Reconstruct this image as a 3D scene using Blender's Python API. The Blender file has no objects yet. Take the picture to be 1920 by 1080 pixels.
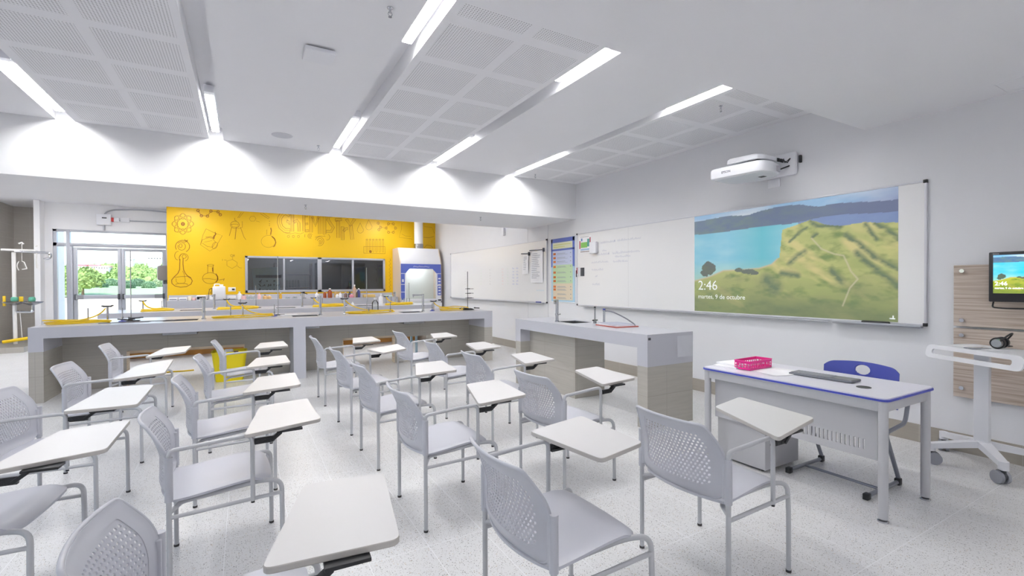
import bpy, bmesh, math, random
import numpy as np
from mathutils import Vector, Matrix
random.seed(7)
sc = bpy.context.scene
COL = sc.collection
PI = math.pi

# ------------------------------------------------------------------ camera, world, sun, exposure
CAM = Vector((0.0, 0.0, 1.45)); FPX = 881.3
_yaw, _pit, _rol = math.radians(29.695), math.radians(.499), -.00497
_F = Vector((math.sin(_yaw)*math.cos(_pit), math.cos(_yaw)*math.cos(_pit), -math.sin(_pit)))
_R0 = Vector((math.cos(_yaw), -math.sin(_yaw), 0)); _U0 = _R0.cross(_F)
_R = _R0*math.cos(_rol) + _U0*math.sin(_rol); _U = _U0*math.cos(_rol) - _R0*math.sin(_rol)
cd = bpy.data.cameras.new('camera'); cam = bpy.data.objects.new('camera', cd); COL.objects.link(cam)
cd.sensor_fit = 'HORIZONTAL'; cd.sensor_width = 36; cd.lens = 36*FPX/1920; cd.clip_start = .02; cd.clip_end = 2000
_m = Matrix((_R, _U, -_F)).transposed().to_4x4(); _m.translation = CAM
cam.matrix_world = _m; sc.camera = cam

w = bpy.data.worlds.new('world'); sc.world = w; w.use_nodes = True
_n = w.node_tree.nodes; _l = w.node_tree.links
_bg = _n['Background']; _sky = _n.new('ShaderNodeTexSky')
_sky.sky_type = 'NISHITA'; _sky.sun_disc = False; _sky.sun_elevation = math.radians(52); _sky.sun_rotation = math.radians(200)
_sky.air_density = 1.0; _sky.dust_density = 2.5; _sky.ozone_density = 1
_l.new(_sky.outputs[0], _bg.inputs[0]); _bg.inputs[1].default_value = 0.5
sd = bpy.data.lights.new('sun', 'SUN'); sd.energy = 2.0; sd.angle = math.radians(1.0); sd.color = (1, .96, .9)
sun = bpy.data.objects.new('sun', sd); COL.objects.link(sun); sun.rotation_euler = (math.radians(38), 0, math.radians(-20))
LAMP = 40.0          # strength of the ceiling fixtures' diffusers
sc.view_settings.view_transform = 'Standard'; sc.view_settings.look = 'None'
sc.view_settings.exposure = 0.76; sc.view_settings.gamma = 1; sc.view_settings.use_curve_mapping = False
sc.cycles.use_denoising = True; sc.cycles.max_bounces = 8; sc.cycles.diffuse_bounces = 5; sc.cycles.glossy_bounces = 4
sc.cycles.transparent_max_bounces = 12; sc.cycles.sample_clamp_indirect = 6; sc.cycles.caustics_reflective = False; sc.cycles.caustics_refractive = False

# ------------------------------------------------------------------ measuring helpers: a sight line met with a real plane of the room
def _ray(x, y): return _F + _R*((x-960)/FPX) + _U*((540-y)/FPX)
def onZ(x, y, z=0.0): r = _ray(x, y); return CAM + r*((z-CAM.z)/r.z)
def onX(x, y, X): r = _ray(x, y); return CAM + r*(X/r.x)
def onY(x, y, Y): r = _ray(x, y); return CAM + r*(Y/r.y)

# ------------------------------------------------------------------ materials
def mat(name, col, rough=.5, metal=0, emit=None, es=1.0, spec=.5, alpha=1, trans=0, noise=0, nscale=30, coat=0, srgb=True):
    m = bpy.data.materials.new(name); m.use_nodes = True
    b = m.node_tree.nodes['Principled BSDF']
    c = tuple(((v/255)/12.92 if v/255 <= .04045 else ((v/255+.055)/1.055)**2.4) for v in col) if srgb else col
    b.inputs['Base Color'].default_value = (*c, 1); b.inputs['Roughness'].default_value = rough; b.inputs['Metallic'].default_value = metal
    b.inputs['Specular IOR Level'].default_value = spec; b.inputs['Alpha'].default_value = alpha; b.inputs['Transmission Weight'].default_value = trans
    b.inputs['Coat Weight'].default_value = coat
    if emit: b.inputs['Emission Color'].default_value = (*emit, 1); b.inputs['Emission Strength'].default_value = es
    if noise:
        t = m.node_tree; tc = t.nodes.new('ShaderNodeTexCoord'); nz = t.nodes.new('ShaderNodeTexNoise'); nz.inputs['Scale'].default_value = nscale; nz.inputs['Detail'].default_value = 3
        mx = t.nodes.new('ShaderNodeMix'); mx.data_type = 'RGBA'; mx.inputs[6].default_value = (*[v*(1-noise) for v in c], 1); mx.inputs[7].default_value = (*[min(1, v*(1+noise)) for v in c], 1)
        t.links.new(tc.outputs['Object'], nz.inputs['Vector']); t.links.new(nz.outputs['Fac'], mx.inputs[0]); t.links.new(mx.outputs[2], b.inputs['Base Color'])
    return m
def nd(m, kind, **kw):
    n = m.node_tree.nodes.new(kind)
    for k, v in kw.items(): setattr(n, k, v)
    return n
def mth(m, op, a, b=None, c=None):
    n = nd(m, 'ShaderNodeMath', operation=op)
    for i, v in enumerate((a, b, c)):
        if v is None: continue
        if isinstance(v, (int, float)): n.inputs[i].default_value = v
        else: m.node_tree.links.new(v, n.inputs[i])
    return n.outputs[0]
def mixc(m, f, c1, c2):
    n = nd(m, 'ShaderNodeMix', data_type='RGBA')
    for i, v in ((0, f), (6, c1), (7, c2)):
        if isinstance(v, (int, float)): n.inputs[i].default_value = v
        elif isinstance(v, tuple): n.inputs[i].default_value = (*v, 1)
        else: m.node_tree.links.new(v, n.inputs[i])
    return n.outputs[2]
def lin(*c): return tuple(((v/255)/12.92 if v/255 <= .04045 else ((v/255+.055)/1.055)**2.4) for v in c)

WHITE = mat('white_wall_paint', (238, 238, 240), .7, noise=.012, nscale=4)
GREYW = mat('pale_grey_wall_paint', (226, 227, 231), .6, noise=.012, nscale=4)
CEILM = mat('ceiling_paint', (240, 240, 243), .8, noise=.01, nscale=3)
YELL = mat('yellow_wall_paint', (228, 184, 0), .45, noise=.03, nscale=1.5)
INK = mat('mural_brown_ink', (140, 88, 8), .6)
QUARTZ = mat('grey_quartz_worktop', (188, 189, 198), .28, noise=.03, nscale=220)
STEEL = mat('brushed_steel', (170, 172, 176), .25, 1, noise=.05, nscale=60)
CHROME = mat('chrome', (205, 207, 212), .12, 1)
ALU = mat('painted_aluminium', (178, 181, 190), .35, .25)
PLAST = mat('grey_chair_plastic', (188, 189, 197), .38, noise=.02, nscale=300)
SEATP = mat('grey_seat_plastic', (194, 195, 204), .36, noise=.02, nscale=300)
TUBE = mat('light_grey_powder_coat', (187, 188, 192), .35, .1)
LAMIN = mat('white_laminate', (216, 214, 214), .38)
LEDGE = mat('laminate_edge_band', (188, 184, 180), .5)
BLACK = mat('black_plastic', (28, 29, 33), .4)
DARKG = mat('dark_grey_plastic', (70, 72, 78), .45)
RUBBER = mat('dark_rubber', (62, 60, 60), .7)
HOSE = mat('yellow_gas_hose', (238, 200, 20), .4)
BLUEP = mat('blue_plastic', (76, 86, 174), .4, noise=.05, nscale=12)
BLUEE = mat('blue_edge_band', (66, 76, 176), .4)
PINK = mat('pink_plastic', (226, 40, 140), .35)
PAPER = mat('white_paper', (242, 242, 245), .7)
PAPERG = mat('grey_paper_lines', (150, 155, 170), .7)
WBOARD = mat('whiteboard_enamel', (240, 240, 241), .22)
SCRIB = mat('faint_marker_ink', (186, 188, 206), .6)
WHITEP = mat('white_plastic', (236, 237, 242), .35)
DESKM = mat('grey_desk_steel', (190, 190, 194), .4, .1)
DESKT = mat('lilac_white_desk_laminate', (226, 225, 236), .3)
GLASS = mat('clear_glass', (235, 245, 245), .02, trans=1, spec=.5)
def thin_glass(name, tint, refl=.06, a=.0):
    m = bpy.data.materials.new(name); m.use_nodes = True; t = m.node_tree; t.nodes.clear()
    o = t.nodes.new('ShaderNodeOutputMaterial'); tr = t.nodes.new('ShaderNodeBsdfTransparent'); g = t.nodes.new('ShaderNodeBsdfGlossy'); mx = t.nodes.new('ShaderNodeMixShader'); lw = t.nodes.new('ShaderNodeLayerWeight')
    tr.inputs[0].default_value = (*tint, 1); g.inputs['Roughness'].default_value = .01; lw.inputs[0].default_value = refl
    t.links.new(lw.outputs['Fresnel'], mx.inputs[0]); t.links.new(tr.outputs[0], mx.inputs[1]); t.links.new(g.outputs[0], mx.inputs[2]); t.links.new(mx.outputs[0], o.inputs[0]); return m
PANE = thin_glass('window_pane_glass', (.95, .97, .97), .25)
DPANE = thin_glass('tinted_pane_glass', (.78, .80, .84), .38)
def floor_mat():
    m = mat('white_terrazzo_tiles', (222, 221, 220), .30); b = m.node_tree.nodes['Principled BSDF']; L = m.node_tree.links
    tc = nd(m, 'ShaderNodeTexCoord'); sx = nd(m, 'ShaderNodeSeparateXYZ'); L.new(tc.outputs['Object'], sx.inputs[0])
    def joint(o, off, pitch, wd):
        f = mth(m, 'FRACT', mth(m, 'DIVIDE', mth(m, 'SUBTRACT', o, off), pitch)); return mth(m, 'LESS_THAN', f, wd/pitch)
    j = mth(m, 'MAXIMUM', joint(sx.outputs[0], .222-30*.3268, .3268, .004), joint(sx.outputs[1], 1.173-30*.6536, .6536, .004))
    base = lin(224, 223, 223)
    def specks(scale, lo, thr, col, cin):
        v = nd(m, 'ShaderNodeTexVoronoi', feature='F1'); v.inputs['Scale'].default_value = scale; v.inputs['Randomness'].default_value = 1
        mp = nd(m, 'ShaderNodeMapping'); mp.inputs['Location'].default_value = (scale*.37, 3.1, .5); L.new(tc.outputs['Object'], mp.inputs[0]); L.new(mp.outputs[0], v.inputs['Vector'])
        s = nd(m, 'ShaderNodeSeparateColor'); L.new(v.outputs['Color'], s.inputs[0])
        k = mth(m, 'MULTIPLY', mth(m, 'LESS_THAN', v.outputs['Distance'], lo), mth(m, 'GREATER_THAN', s.outputs[0], thr))
        return mixc(m, k, cin, col)
    n0 = nd(m, 'ShaderNodeTexNoise'); n0.inputs['Scale'].default_value = 2.2; L.new(tc.outputs['Object'], n0.inputs['Vector'])
    c = mixc(m, n0.outputs['Fac'], lin(216, 215, 215), lin(230, 230, 231))
    c = specks(150, .32, .55, lin(178, 175, 172), c); c = specks(95, .26, .72, lin(128, 126, 126), c); c = specks(60, .2, .80, lin(200, 186, 168), c)
    c = mixc(m, j, c, lin(238, 238, 240)); L.new(c, b.inputs['Base Color']); return m
FLOORM = floor_mat()
def tile_mat(name, c1, c2, tw, th, jc, rough=.3):
    m = mat(name, (150, 145, 140), rough); b = m.node_tree.nodes['Principled BSDF']; L = m.node_tree.links
    tc = nd(m, 'ShaderNodeTexCoord'); sx = nd(m, 'ShaderNodeSeparateXYZ'); L.new(tc.outputs['Object'], sx.inputs[0])
    h = mth(m, 'ADD', sx.outputs[0], sx.outputs[1])
    f1 = mth(m, 'LESS_THAN', mth(m, 'FRACT', mth(m, 'DIVIDE', mth(m, 'ADD', h, 40*tw), tw)), .005/tw)
    f2 = mth(m, 'LESS_THAN', mth(m, 'FRACT', mth(m, 'DIVIDE', mth(m, 'ADD', sx.outputs[2], .002), th)), .005/th)
    nz = nd(m, 'ShaderNodeTexNoise'); nz.inputs['Scale'].default_value = 1; mp = nd(m, 'ShaderNodeMapping'); mp.inputs['Scale'].default_value = (3, 3, 45)
    L.new(tc.outputs['Object'], mp.inputs[0]); L.new(mp.outputs[0], nz.inputs['Vector'])
    c = mixc(m, nz.outputs['Fac'], lin(*c1), lin(*c2)); c = mixc(m, mth(m, 'MAXIMUM', f1, f2), c, lin(*jc)); L.new(c, b.inputs['Base Color']); return m
TILE = tile_mat('beige_grey_porcelain_tile', (170, 166, 158), (186, 182, 174), .65, .325, (164, 160, 152), .25)
TILEB = tile_mat('beige_skirting_tile', (156, 150, 140), (168, 162, 152), .65, 3.0, (178, 174, 168), .3)
def wood_mat(name, c1, c2):
    m = mat(name, (190, 175, 160), .45); b = m.node_tree.nodes['Principled BSDF']; L = m.node_tree.links
    tc = nd(m, 'ShaderNodeTexCoord'); mp = nd(m, 'ShaderNodeMapping'); mp.inputs['Scale'].default_value = (2, 1.2, 38); L.new(tc.outputs['Object'], mp.inputs[0])
    nz = nd(m, 'ShaderNodeTexNoise'); nz.inputs['Scale'].default_value = 1.6; nz.inputs['Detail'].default_value = 6; nz.inputs['Distortion'].default_value = .4; L.new(mp.outputs[0], nz.inputs['Vector'])
    cr = nd(m, 'ShaderNodeValToRGB'); cr.color_ramp.elements[0].position = .32; cr.color_ramp.elements[1].position = .66
    cr.color_ramp.elements[0].color = (*lin(*c1), 1); cr.color_ramp.elements[1].color = (*lin(*c2), 1); L.new(nz.outputs['Fac'], cr.inputs[0]); L.new(cr.outputs[0], b.inputs['Base Color']); return m
WOOD = wood_mat('ash_wood_laminate', (168, 150, 134), (206, 194, 184))
PLY = wood_mat('pale_plywood', (206, 186, 158), (232, 216, 192))
def perf_mat():
    m = mat('perforated_gypsum_board', (240, 240, 243), .8); b = m.node_tree.nodes['Principled BSDF']; L = m.node_tree.links
    tc = nd(m, 'ShaderNodeTexCoord'); sx = nd(m, 'ShaderNodeSeparateXYZ'); L.new(tc.outputs['Object'], sx.inputs[0]); P = .02
    def c_(o): return mth(m, 'SUBTRACT', mth(m, 'FRACT', mth(m, 'DIVIDE', mth(m, 'ADD', o, 100*P), P)), .5)
    x, y = c_(sx.outputs[0]), c_(sx.outputs[1]); d = mth(m, 'SQRT', mth(m, 'ADD', mth(m, 'MULTIPLY', x, x), mth(m, 'MULTIPLY', y, y)))
    L.new(mixc(m, mth(m, 'LESS_THAN', d, .25), lin(240, 240, 243), lin(168, 168, 172)), b.inputs['Base Color']); return m
PERF = perf_mat()
LIGHTM = mat('lit_diffuser', (255, 255, 255), .5, emit=(.99, .98, .975), es=LAMP)
LIGHTS = mat('added_soffit_fill', (255, 255, 255), .5, emit=(.99, .98, .975), es=LAMP*.6)
LIGHTR = mat('lit_diffuser_rear', (255, 255, 255), .5, emit=(.99, .98, .975), es=LAMP*1.25)
def vcol_mat(name, base, em, rough=.4):
    m = mat(name, (255, 255, 255), rough); b = m.node_tree.nodes['Principled BSDF']; a = nd(m, 'ShaderNodeVertexColor', layer_name='Col')
    mx = nd(m, 'ShaderNodeMix', data_type='RGBA', blend_type='MULTIPLY'); mx.inputs[0].default_value = 1; mx.inputs[7].default_value = (base, base, base, 1)
    m.node_tree.links.new(a.outputs[0], mx.inputs[6]); m.node_tree.links.new(mx.outputs[2], b.inputs['Base Color'])
    m.node_tree.links.new(a.outputs[0], b.inputs['Emission Color']); b.inputs['Emission Strength'].default_value = em; return m

# ------------------------------------------------------------------ mesh helpers
class MB:
    """collects shapes for ONE mesh object"""
    def __init__(s): s.v = []; s.f = []; s.m = []; s.cur = 0
    def add(s, vs, fs):
        o = len(s.v); s.v += [tuple(v) for v in vs]; s.f += [tuple(i+o for i in f) for f in fs]; s.m += [s.cur]*len(fs); return s
    def mi(s, i): s.cur = i; return s
    def box(s, x0, x1, y0, y1, z0, z1, b=0, rot=None, piv=None):
        x0, x1 = min(x0, x1), max(x0, x1); y0, y1 = min(y0, y1), max(y0, y1); z0, z1 = min(z0, z1), max(z0, z1)
        if b <= 0:
            vs = [(x0,y0,z0),(x1,y0,z0),(x1,y1,z0),(x0,y1,z0),(x0,y0,z1),(x1,y0,z1),(x1,y1,z1),(x0,y1,z1)]
            fs = [(0,3,2,1),(4,5,6,7),(0,1,5,4),(1,2,6,5),(2,3,7,6),(3,0,4,7)]
        else:
            bm = bmesh.new(); bmesh.ops.create_cube(bm, size=1)
            bmesh.ops.transform(bm, matrix=Matrix.Translation(((x0+x1)/2, (y0+y1)/2, (z0+z1)/2)) @ Matrix.Diagonal((x1-x0, y1-y0, z1-z0, 1)), verts=bm.verts)
            b = min(b, .49*min(x1-x0, y1-y0, z1-z0)); bmesh.ops.bevel(bm, geom=list(bm.edges), offset=b, segments=2, profile=.5, affect='EDGES')
            bm.verts.index_update(); vs = [tuple(v.co) for v in bm.verts]; fs = [tuple(v.index for v in f.verts) for f in bm.faces]; bm.free()
        if rot is not None:
            p = Vector(piv) if piv else Vector(((x0+x1)/2, (y0+y1)/2, (z0+z1)/2)); vs = [tuple(rot @ (Vector(v)-p) + p) for v in vs]
        return s.add(vs, fs)
    def prism(s, poly, z0, z1, axis='z', taper=None):
        n = len(poly); P = []
        for z in (z0, z1):
            for (a, b_) in poly: P.append({'z': (a, b_, z), 'x': (z, a, b_), 'y': (a, z, b_)}[axis])
        fs = [tuple(range(n))[::-1], tuple(range(n, 2*n))] + [(i, (i+1) % n, n+(i+1) % n, n+i) for i in range(n)]
        return s.add(P, fs)
    def ring(s, outer, inner, z0, z1, axis='z'):
        n = len(outer); P = []
        for z in (z0, z1):
            for pl in (outer, inner):
                for (a, b_) in pl: P.append({'z': (a, b_, z), 'x': (z, a, b_), 'y': (a, z, b_)}[axis])
        fs = []
        for i in range(n):
            j = (i+1) % n; fs += [(i, n+i, n+j, j), (2*n+i, 2*n+j, 3*n+j, 3*n+i), (i, j, 2*n+j, 2*n+i), (n+i, 3*n+i, 3*n+j, n+j)]
        return s.add(P, fs)
    def cyl(s, p0, p1, r, r1=None, seg=12, cap=True):
        p0, p1 = Vector(p0), Vector(p1); r1 = r if r1 is None else r1; d = (p1-p0).normalized(); a = d.orthogonal().normalized(); b = d.cross(a)
        vs = [p + (a*math.cos(t)+b*math.sin(t))*q for p, q in ((p0, r), (p1, r1)) for t in [2*PI*k/seg for k in range(seg)]]
        fs = [(k, (k+1) % seg, seg+(k+1) % seg, seg+k) for k in range(seg)]
        if cap: fs += [tuple(range(seg))[::-1], tuple(range(seg, 2*seg))]
        return s.add(vs, fs)
    def tube(s, pts, r, seg=8, closed=False):
        P = [Vector(p) for p in pts]; n = len(P); vs = []; a = None
        for i, p in enumerate(P):
            t = (P[(i+1) % n]-P[i-1]) if closed else (P[min(i+1, n-1)]-P[max(i-1, 0)])
            t.normalize(); a = t.orthogonal().normalized() if a is None else (a - t*a.dot(t)).normalized(); b = t.cross(a)
            vs += [p + (a*math.cos(2*PI*k/seg)+b*math.sin(2*PI*k/seg))*r for k in range(seg)]
        fs = []
        for i in range(n if closed else n-1):
            j = (i+1) % n
            for k in range(seg): fs.append((i*seg+k, i*seg+(k+1) % seg, j*seg+(k+1) % seg, j*seg+k))
        if not closed: fs += [tuple(range(seg))[::-1], tuple((n-1)*seg+k for k in range(seg))]
        return s.add(vs, fs)
    def lathe(s, prof, cx=0, cy=0, seg=16, cz=0):
        vs = []; n = len(prof)
        for (r, z) in prof: vs += [(cx+r*math.cos(2*PI*k/seg), cy+r*math.sin(2*PI*k/seg), cz+z) for k in range(seg)]
        fs = [(i*seg+k, i*seg+(k+1) % seg, (i+1)*seg+(k+1) % seg, (i+1)*seg+k) for i in range(n-1) for k in range(seg)]
        fs += [tuple(range(seg))[::-1], tuple((n-1)*seg+k for k in range(seg))]
        return s.add(vs, fs)
    def stroke(s, pts, w, f, d=.002):
        """flat drawn line: pts are 2-D, f maps (a, b, depth) to the surface"""
        P = [Vector((p[0], p[1])) for p in pts]; n = len(P)
        if n < 2: return s
        L = []; Rr = []
        for i, p in enumerate(P):
            t = P[min(i+1, n-1)]-P[max(i-1, 0)]
            if t.length < 1e-9: t = Vector((1, 0))
            t.normalize(); q = Vector((-t.y, t.x))*w/2; L.append(p+q); Rr.append(p-q)
        vs = [f(p.x, p.y, d) for p in L] + [f(p.x, p.y, d) for p in Rr]
        return s.add(vs, [(i, i+1, n+i+1, n+i) for i in range(n-1)])
    def build(s, name, mats, parent=None, smooth=True, ang=35, world=False):
        me = bpy.data.meshes.new(name); me.from_pydata(s.v, [], s.f)
        for m in (mats if isinstance(mats, (list, tuple)) else [mats]): me.materials.append(m)
        if any(s.m): me.polygons.foreach_set('material_index', s.m)
        me.validate(); me.update()
        if smooth: me.shade_smooth(); me.set_sharp_from_angle(angle=math.radians(ang))
        else: me.shade_flat()
        if world and parent is not None: me.transform(chain(parent).inverted())
        o = bpy.data.objects.new(name, me); COL.objects.link(o); o.parent = parent
        return o
def chain(o):
    m = Matrix.Identity(4)
    while o is not None: m = (Matrix.Translation(o.location) @ o.rotation_euler.to_matrix().to_4x4()) @ m; o = o.parent
    return m
def tag(o, label, cat=None, group=None, kind=None):
    if label: o['label'] = label
    if cat: o['category'] = cat
    if group: o['group'] = group
    if kind: o['kind'] = kind
    return o
def thing(name, label, cat, loc=(0, 0, 0), rz=0, group=None):
    o = bpy.data.objects.new(name, None); COL.objects.link(o); o.empty_display_size = .1; o.location = loc; o.rotation_euler = (0, 0, rz)
    return tag(o, label, cat, group)
def solo(name, mb, m, label, cat, group=None, loc=(0, 0, 0), rz=0, **k):
    o = mb.build(name, m, **k); o.location = loc; o.rotation_euler = (0, 0, rz); return tag(o, label, cat, group)
def struct(name, mb, m, parent=None, **k):
    o = mb.build(name, m, parent, **k)
    if parent is None: o['kind'] = 'structure'
    return o
def dup(o, parent=None):
    c = o.copy(); COL.objects.link(c); c.parent = parent
    for ch in [x for x in o.children]: dup(ch, c)
    return c
def fillet(pts, r, n=6):
    P = [Vector(p) for p in pts]; out = [P[0]]
    for i in range(1, len(P)-1):
        a, b, c = P[i-1], P[i], P[i+1]; u = (a-b); v = (c-b); ri = r[i-1] if isinstance(r, (list, tuple)) else r
        k = min(ri, u.length*.49, v.length*.49); p, q = b+u.normalized()*k, b+v.normalized()*k
        for j in range(n+1): t = j/n; out.append(p*(1-t)**2 + b*2*t*(1-t) + q*t*t)
    out.append(P[-1]); return out
def rpoly(poly, r, n=5):
    P = [Vector((*p, 0)) for p in poly]; out = []; N = len(P)
    for i in range(N):
        a, b, c = P[i-1], P[i], P[(i+1) % N]; u = a-b; v = c-b; ri = r[i] if isinstance(r, (list, tuple)) else r; k = min(ri, u.length*.49, v.length*.49)
        p, q = b+u.normalized()*k, b+v.normalized()*k
        for j in range(n+1): t = j/n; z = p*(1-t)**2 + b*2*t*(1-t) + q*t*t; out.append((z.x, z.y))
    return out
def rrect(x0, x1, y0, y1, r, n=5): return rpoly([(x0, y0), (x1, y0), (x1, y1), (x0, y1)], r, n)
def arc(cx, cy, r, a0, a1, n=16, ry=None): return [(cx+r*math.cos(math.radians(a0+(a1-a0)*k/n)), cy+(ry or r)*math.sin(math.radians(a0+(a1-a0)*k/n))) for k in range(n+1)]
def text_mesh(s, size, f, bold=0, depth=.002, align='LEFT'):
    """writing as flat letters; f maps (a, b, depth) to the surface"""
    cu = bpy.data.curves.new('txt', 'FONT'); cu.body = s; cu.size = size; cu.offset = bold; cu.align_x = align; cu.resolution_u = 3
    ob = bpy.data.objects.new('txt', cu); COL.objects.link(ob); bpy.context.view_layer.update()
    me = bpy.data.meshes.new_from_object(ob.evaluated_get(bpy.context.evaluated_depsgraph_get())); mb = MB()
    mb.add([f(v.co.x, v.co.y, depth) for v in me.vertices], [tuple(p.vertices) for p in me.polygons])
    bpy.data.objects.remove(ob); bpy.data.curves.remove(cu); bpy.data.meshes.remove(me); return mb

# ------------------------------------------------------------------ the room
WX = 5.304; YB = 14.209; YD = 15.2; BZ = 2.63; CZ = 3.27; RZ = 3.45; SZ = 2.945
struct('floor', MB().box(-6, WX, -2.5, 16.6, -.12, 0), FLOORM, smooth=False)
struct('wall_right', MB().box(WX, WX+.15, -2.5, 16.6, 0, 3.75), GREYW, smooth=False)
struct('wall_front', MB().box(-6.15, WX+.15, -2.65, -2.5, 0, 3.75), GREYW, smooth=False)
wl = MB(); ys = [-2.5, -.6, 1.4, 2.0, 4.0, 4.6, 6.6, 9.4, 11.4, 12.0, 14.0, 16.6]
for i in range(11):
    if i in (1, 3, 5, 7, 9): wl.box(-6.15, -6, ys[i], ys[i+1], 0, .95).box(-6.15, -6, ys[i], ys[i+1], 2.55, 3.75)
    else: wl.box(-6.15, -6, ys[i], ys[i+1], 0, 3.75)
struct('wall_left', wl, WHITE, smooth=False)
for k, i in enumerate((1, 3, 5, 7, 9)):
    a, b = ys[i], ys[i+1]; fr = MB().box(-6.12, -6.03, a, a+.05, .95, 2.55).box(-6.12, -6.03, b-.05, b, .95, 2.55).box(-6.12, -6.03, (a+b)/2-.03, (a+b)/2+.03, .95, 2.55).box(-6.12, -6.03, a, b, .95, 1.0).box(-6.12, -6.03, a, b, 2.5, 2.55)
    f = struct('window_%d' % (k+2), fr, ALU); MB().box(-6.08, -6.074, a+.05, b-.05, 1.0, 2.5).build('pane', PANE, f)
# main ceiling with its light troughs and perforated acoustic fields
TR = [(-1.765, -1.605), (-.358, -.205), (1.04, 1.20), (2.44, 2.60), (3.845, 3.985)]
cm = MB(); xs = [-6] + [v for t in TR for v in t] + [WX]
for i in range(0, len(xs), 2): cm.box(xs[i], xs[i+1], 2.305, 6.916, CZ, CZ+.03)
cm.box(-6, WX, 2.305, 6.916, 3.42, 3.5)
for a, b in TR: cm.box(a-.012, a, 2.305, 6.916, CZ+.03, 3.42).box(b, b+.012, 2.305, 6.916, CZ+.03, 3.42)
cm.mi(1)
for cols in (((-1.53, -1.01), (-.93, -.41)), ((1.26, 1.78), (1.86, 2.38)), ((4.05, 4.57), (4.66, 5.18))):
    for x0, x1 in cols:
        for r in range(7):
            y0 = 2.43+.64*r; cm.box(x0, x1, y0, min(y0+.52, 6.80), CZ-.0012, CZ+.001)
struct('ceiling', cm, [CEILM, PERF], smooth=False)
struct('ceiling_soffit', MB().box(-6, WX, -2.5, 2.305, SZ, 3.5), CEILM, smooth=False)
struct('ceiling_beam', MB().box(-6, WX, 6.916, 8.65, BZ, 3.6), WHITE, smooth=False)
struct('ceiling_rear', MB().box(-6, WX, 8.65, 16.6, RZ, 3.6), CEILM, smooth=False)
bb = MB().box(WX-.012, WX, 1.62-4.1, 8.2, 0, .16).box(WX-.012, WX, 8.2, 14.2, 0, .16)
struct('baseboard_right', bb, TILEB, smooth=False)
struct('trim_1', MB().box(WX-.002, WX, 7.83, 7.838, .16, BZ).box(WX-.002, WX, 8.60, 8.606, .16, BZ), mat('wall_joint_sealant', (176, 176, 182), .7), smooth=False)
def fixture(x, y0, y1, z, lab, m=None):
    t = thing('linear_ceiling_light', lab, 'ceiling light', (x, (y0+y1)/2, z), group='linear ceiling lights')
    h = .075; L = (y1-y0)/2
    MB().box(-.042, .042, -L-.09, L+.02, .006, h, .003).box(-.015, .015, -L*.5, -L*.5+.04, h, h+.08).box(-.015, .015, L*.5, L*.5+.04, h, h+.08).build('housing', WHITEP, t)
    MB().box(-.036, .036, -L, L, -.004, .012, .003).build('diffuser', m or LIGHTM, t)
cols = ('leftmost ceiling slot', 'second ceiling slot from left', 'third ceiling slot from left', 'fourth ceiling slot from left', 'ceiling slot nearest the whiteboard wall')
for (a, b), nm in zip(TR, cols):
    fixture((a+b)/2+(.035 if a > 1 else .045 if a < -1 else 0)*0 - (0.012 if a > 1 else 0), 5.50, 6.74, CZ+.045, 'linear light in the %s, against the beam' % nm)
    fixture((a+b)/2 - (0.012 if a > 1 else 0), 2.32, 3.56, CZ+.045, 'linear light in the %s, near the soffit' % nm)
for x, nm in ((-4.9, 'leftmost'), (-3.3, 'second'), (-1.2, 'third'), (1.2, 'fourth'), (3.6, 'rightmost')):  # leftmost pair is added, out of view, to brighten the shower niche
    for y, rw in ((9.7, 'nearer'), (12.5, 'farther')):
        fixture(x, y, y+1.24, RZ-.09, '%s linear light of the %s row on the rear ceiling' % (nm, rw), LIGHTR)
for x, nm in ((-4.2, 'leftmost'), (-2.0, 'second'), (.2, 'middle'), (2.4, 'fourth'), (4.4, 'rightmost')):  # unseen lamps added behind the camera to brighten surfaces facing it
    fixture(x, -2.1, -.86, SZ-.08, 'added unseen fill light under the front soffit, %s of five' % nm, LIGHTS)
fixture(1.6, 15.2, 16.2, RZ-.09, 'added unseen linear light brightening the store room behind the mural wall', mat('added_store_room_fill', (255, 255, 255), .5, emit=(.9, .95, 1), es=110))  # unseen lamp added so the store room is not black
# things on the ceilings
t = thing('wireless_access_point', 'square white device panel on the plain ceiling between the two perforated fields', 'ceiling device', (.525, 3.95, CZ))
MB().box(-.11, .11, -.11, .11, -.045, -.012, .008).build('cover', WHITEP, t); MB().box(-.09, .09, -.08, .10, -.014, 0).build('mounting_base', DARKG, t)
solo('ceiling_speaker', MB().lathe([(.0, -.006), (.105, -.006), (.115, -.003), (.118, 0)][::-1], seg=32), mat('speaker_grille', (196, 197, 203), .7), 'round pale grille flush in the ceiling near the beam', 'speaker', loc=(.42, 6.36, CZ))
def sprinkler(x, y, z, lab):
    t = thing('fire_sprinkler', lab, 'sprinkler', (x, y, z), group='ceiling sprinklers')
    MB().lathe([(.020, 0), (.020, -.006), (.008, -.008), (.008, -.035)], seg=14).build('stem', CHROME, t)
    MB().tube([(-.008, 0, -.03), (-.014, 0, -.045), (0, 0, -.06)], .0025, 6).tube([(.008, 0, -.03), (.014, 0, -.045), (0, 0, -.06)], .0025, 6).lathe([(.012, -.060), (.012, -.063)], seg=10).build('deflector', STEEL, t)
sprinkler(.85, 3.09, CZ, 'small chrome sprinkler on the plain ceiling at the top centre of the view')
sprinkler(.862, 6.60, CZ, 'small chrome sprinkler on the ceiling close to the beam, by the round speaker')
sprinkler(4.27, 3.14, CZ, 'chrome sprinkler among the perforated squares near the front soffit, above the projector')
sprinkler(4.22, 6.60, CZ, 'small chrome sprinkler in the far corner of the ceiling beside the whiteboard wall')
sprinkler(.80, 7.53, BZ, 'sprinkler under the beam above the mural')
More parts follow.
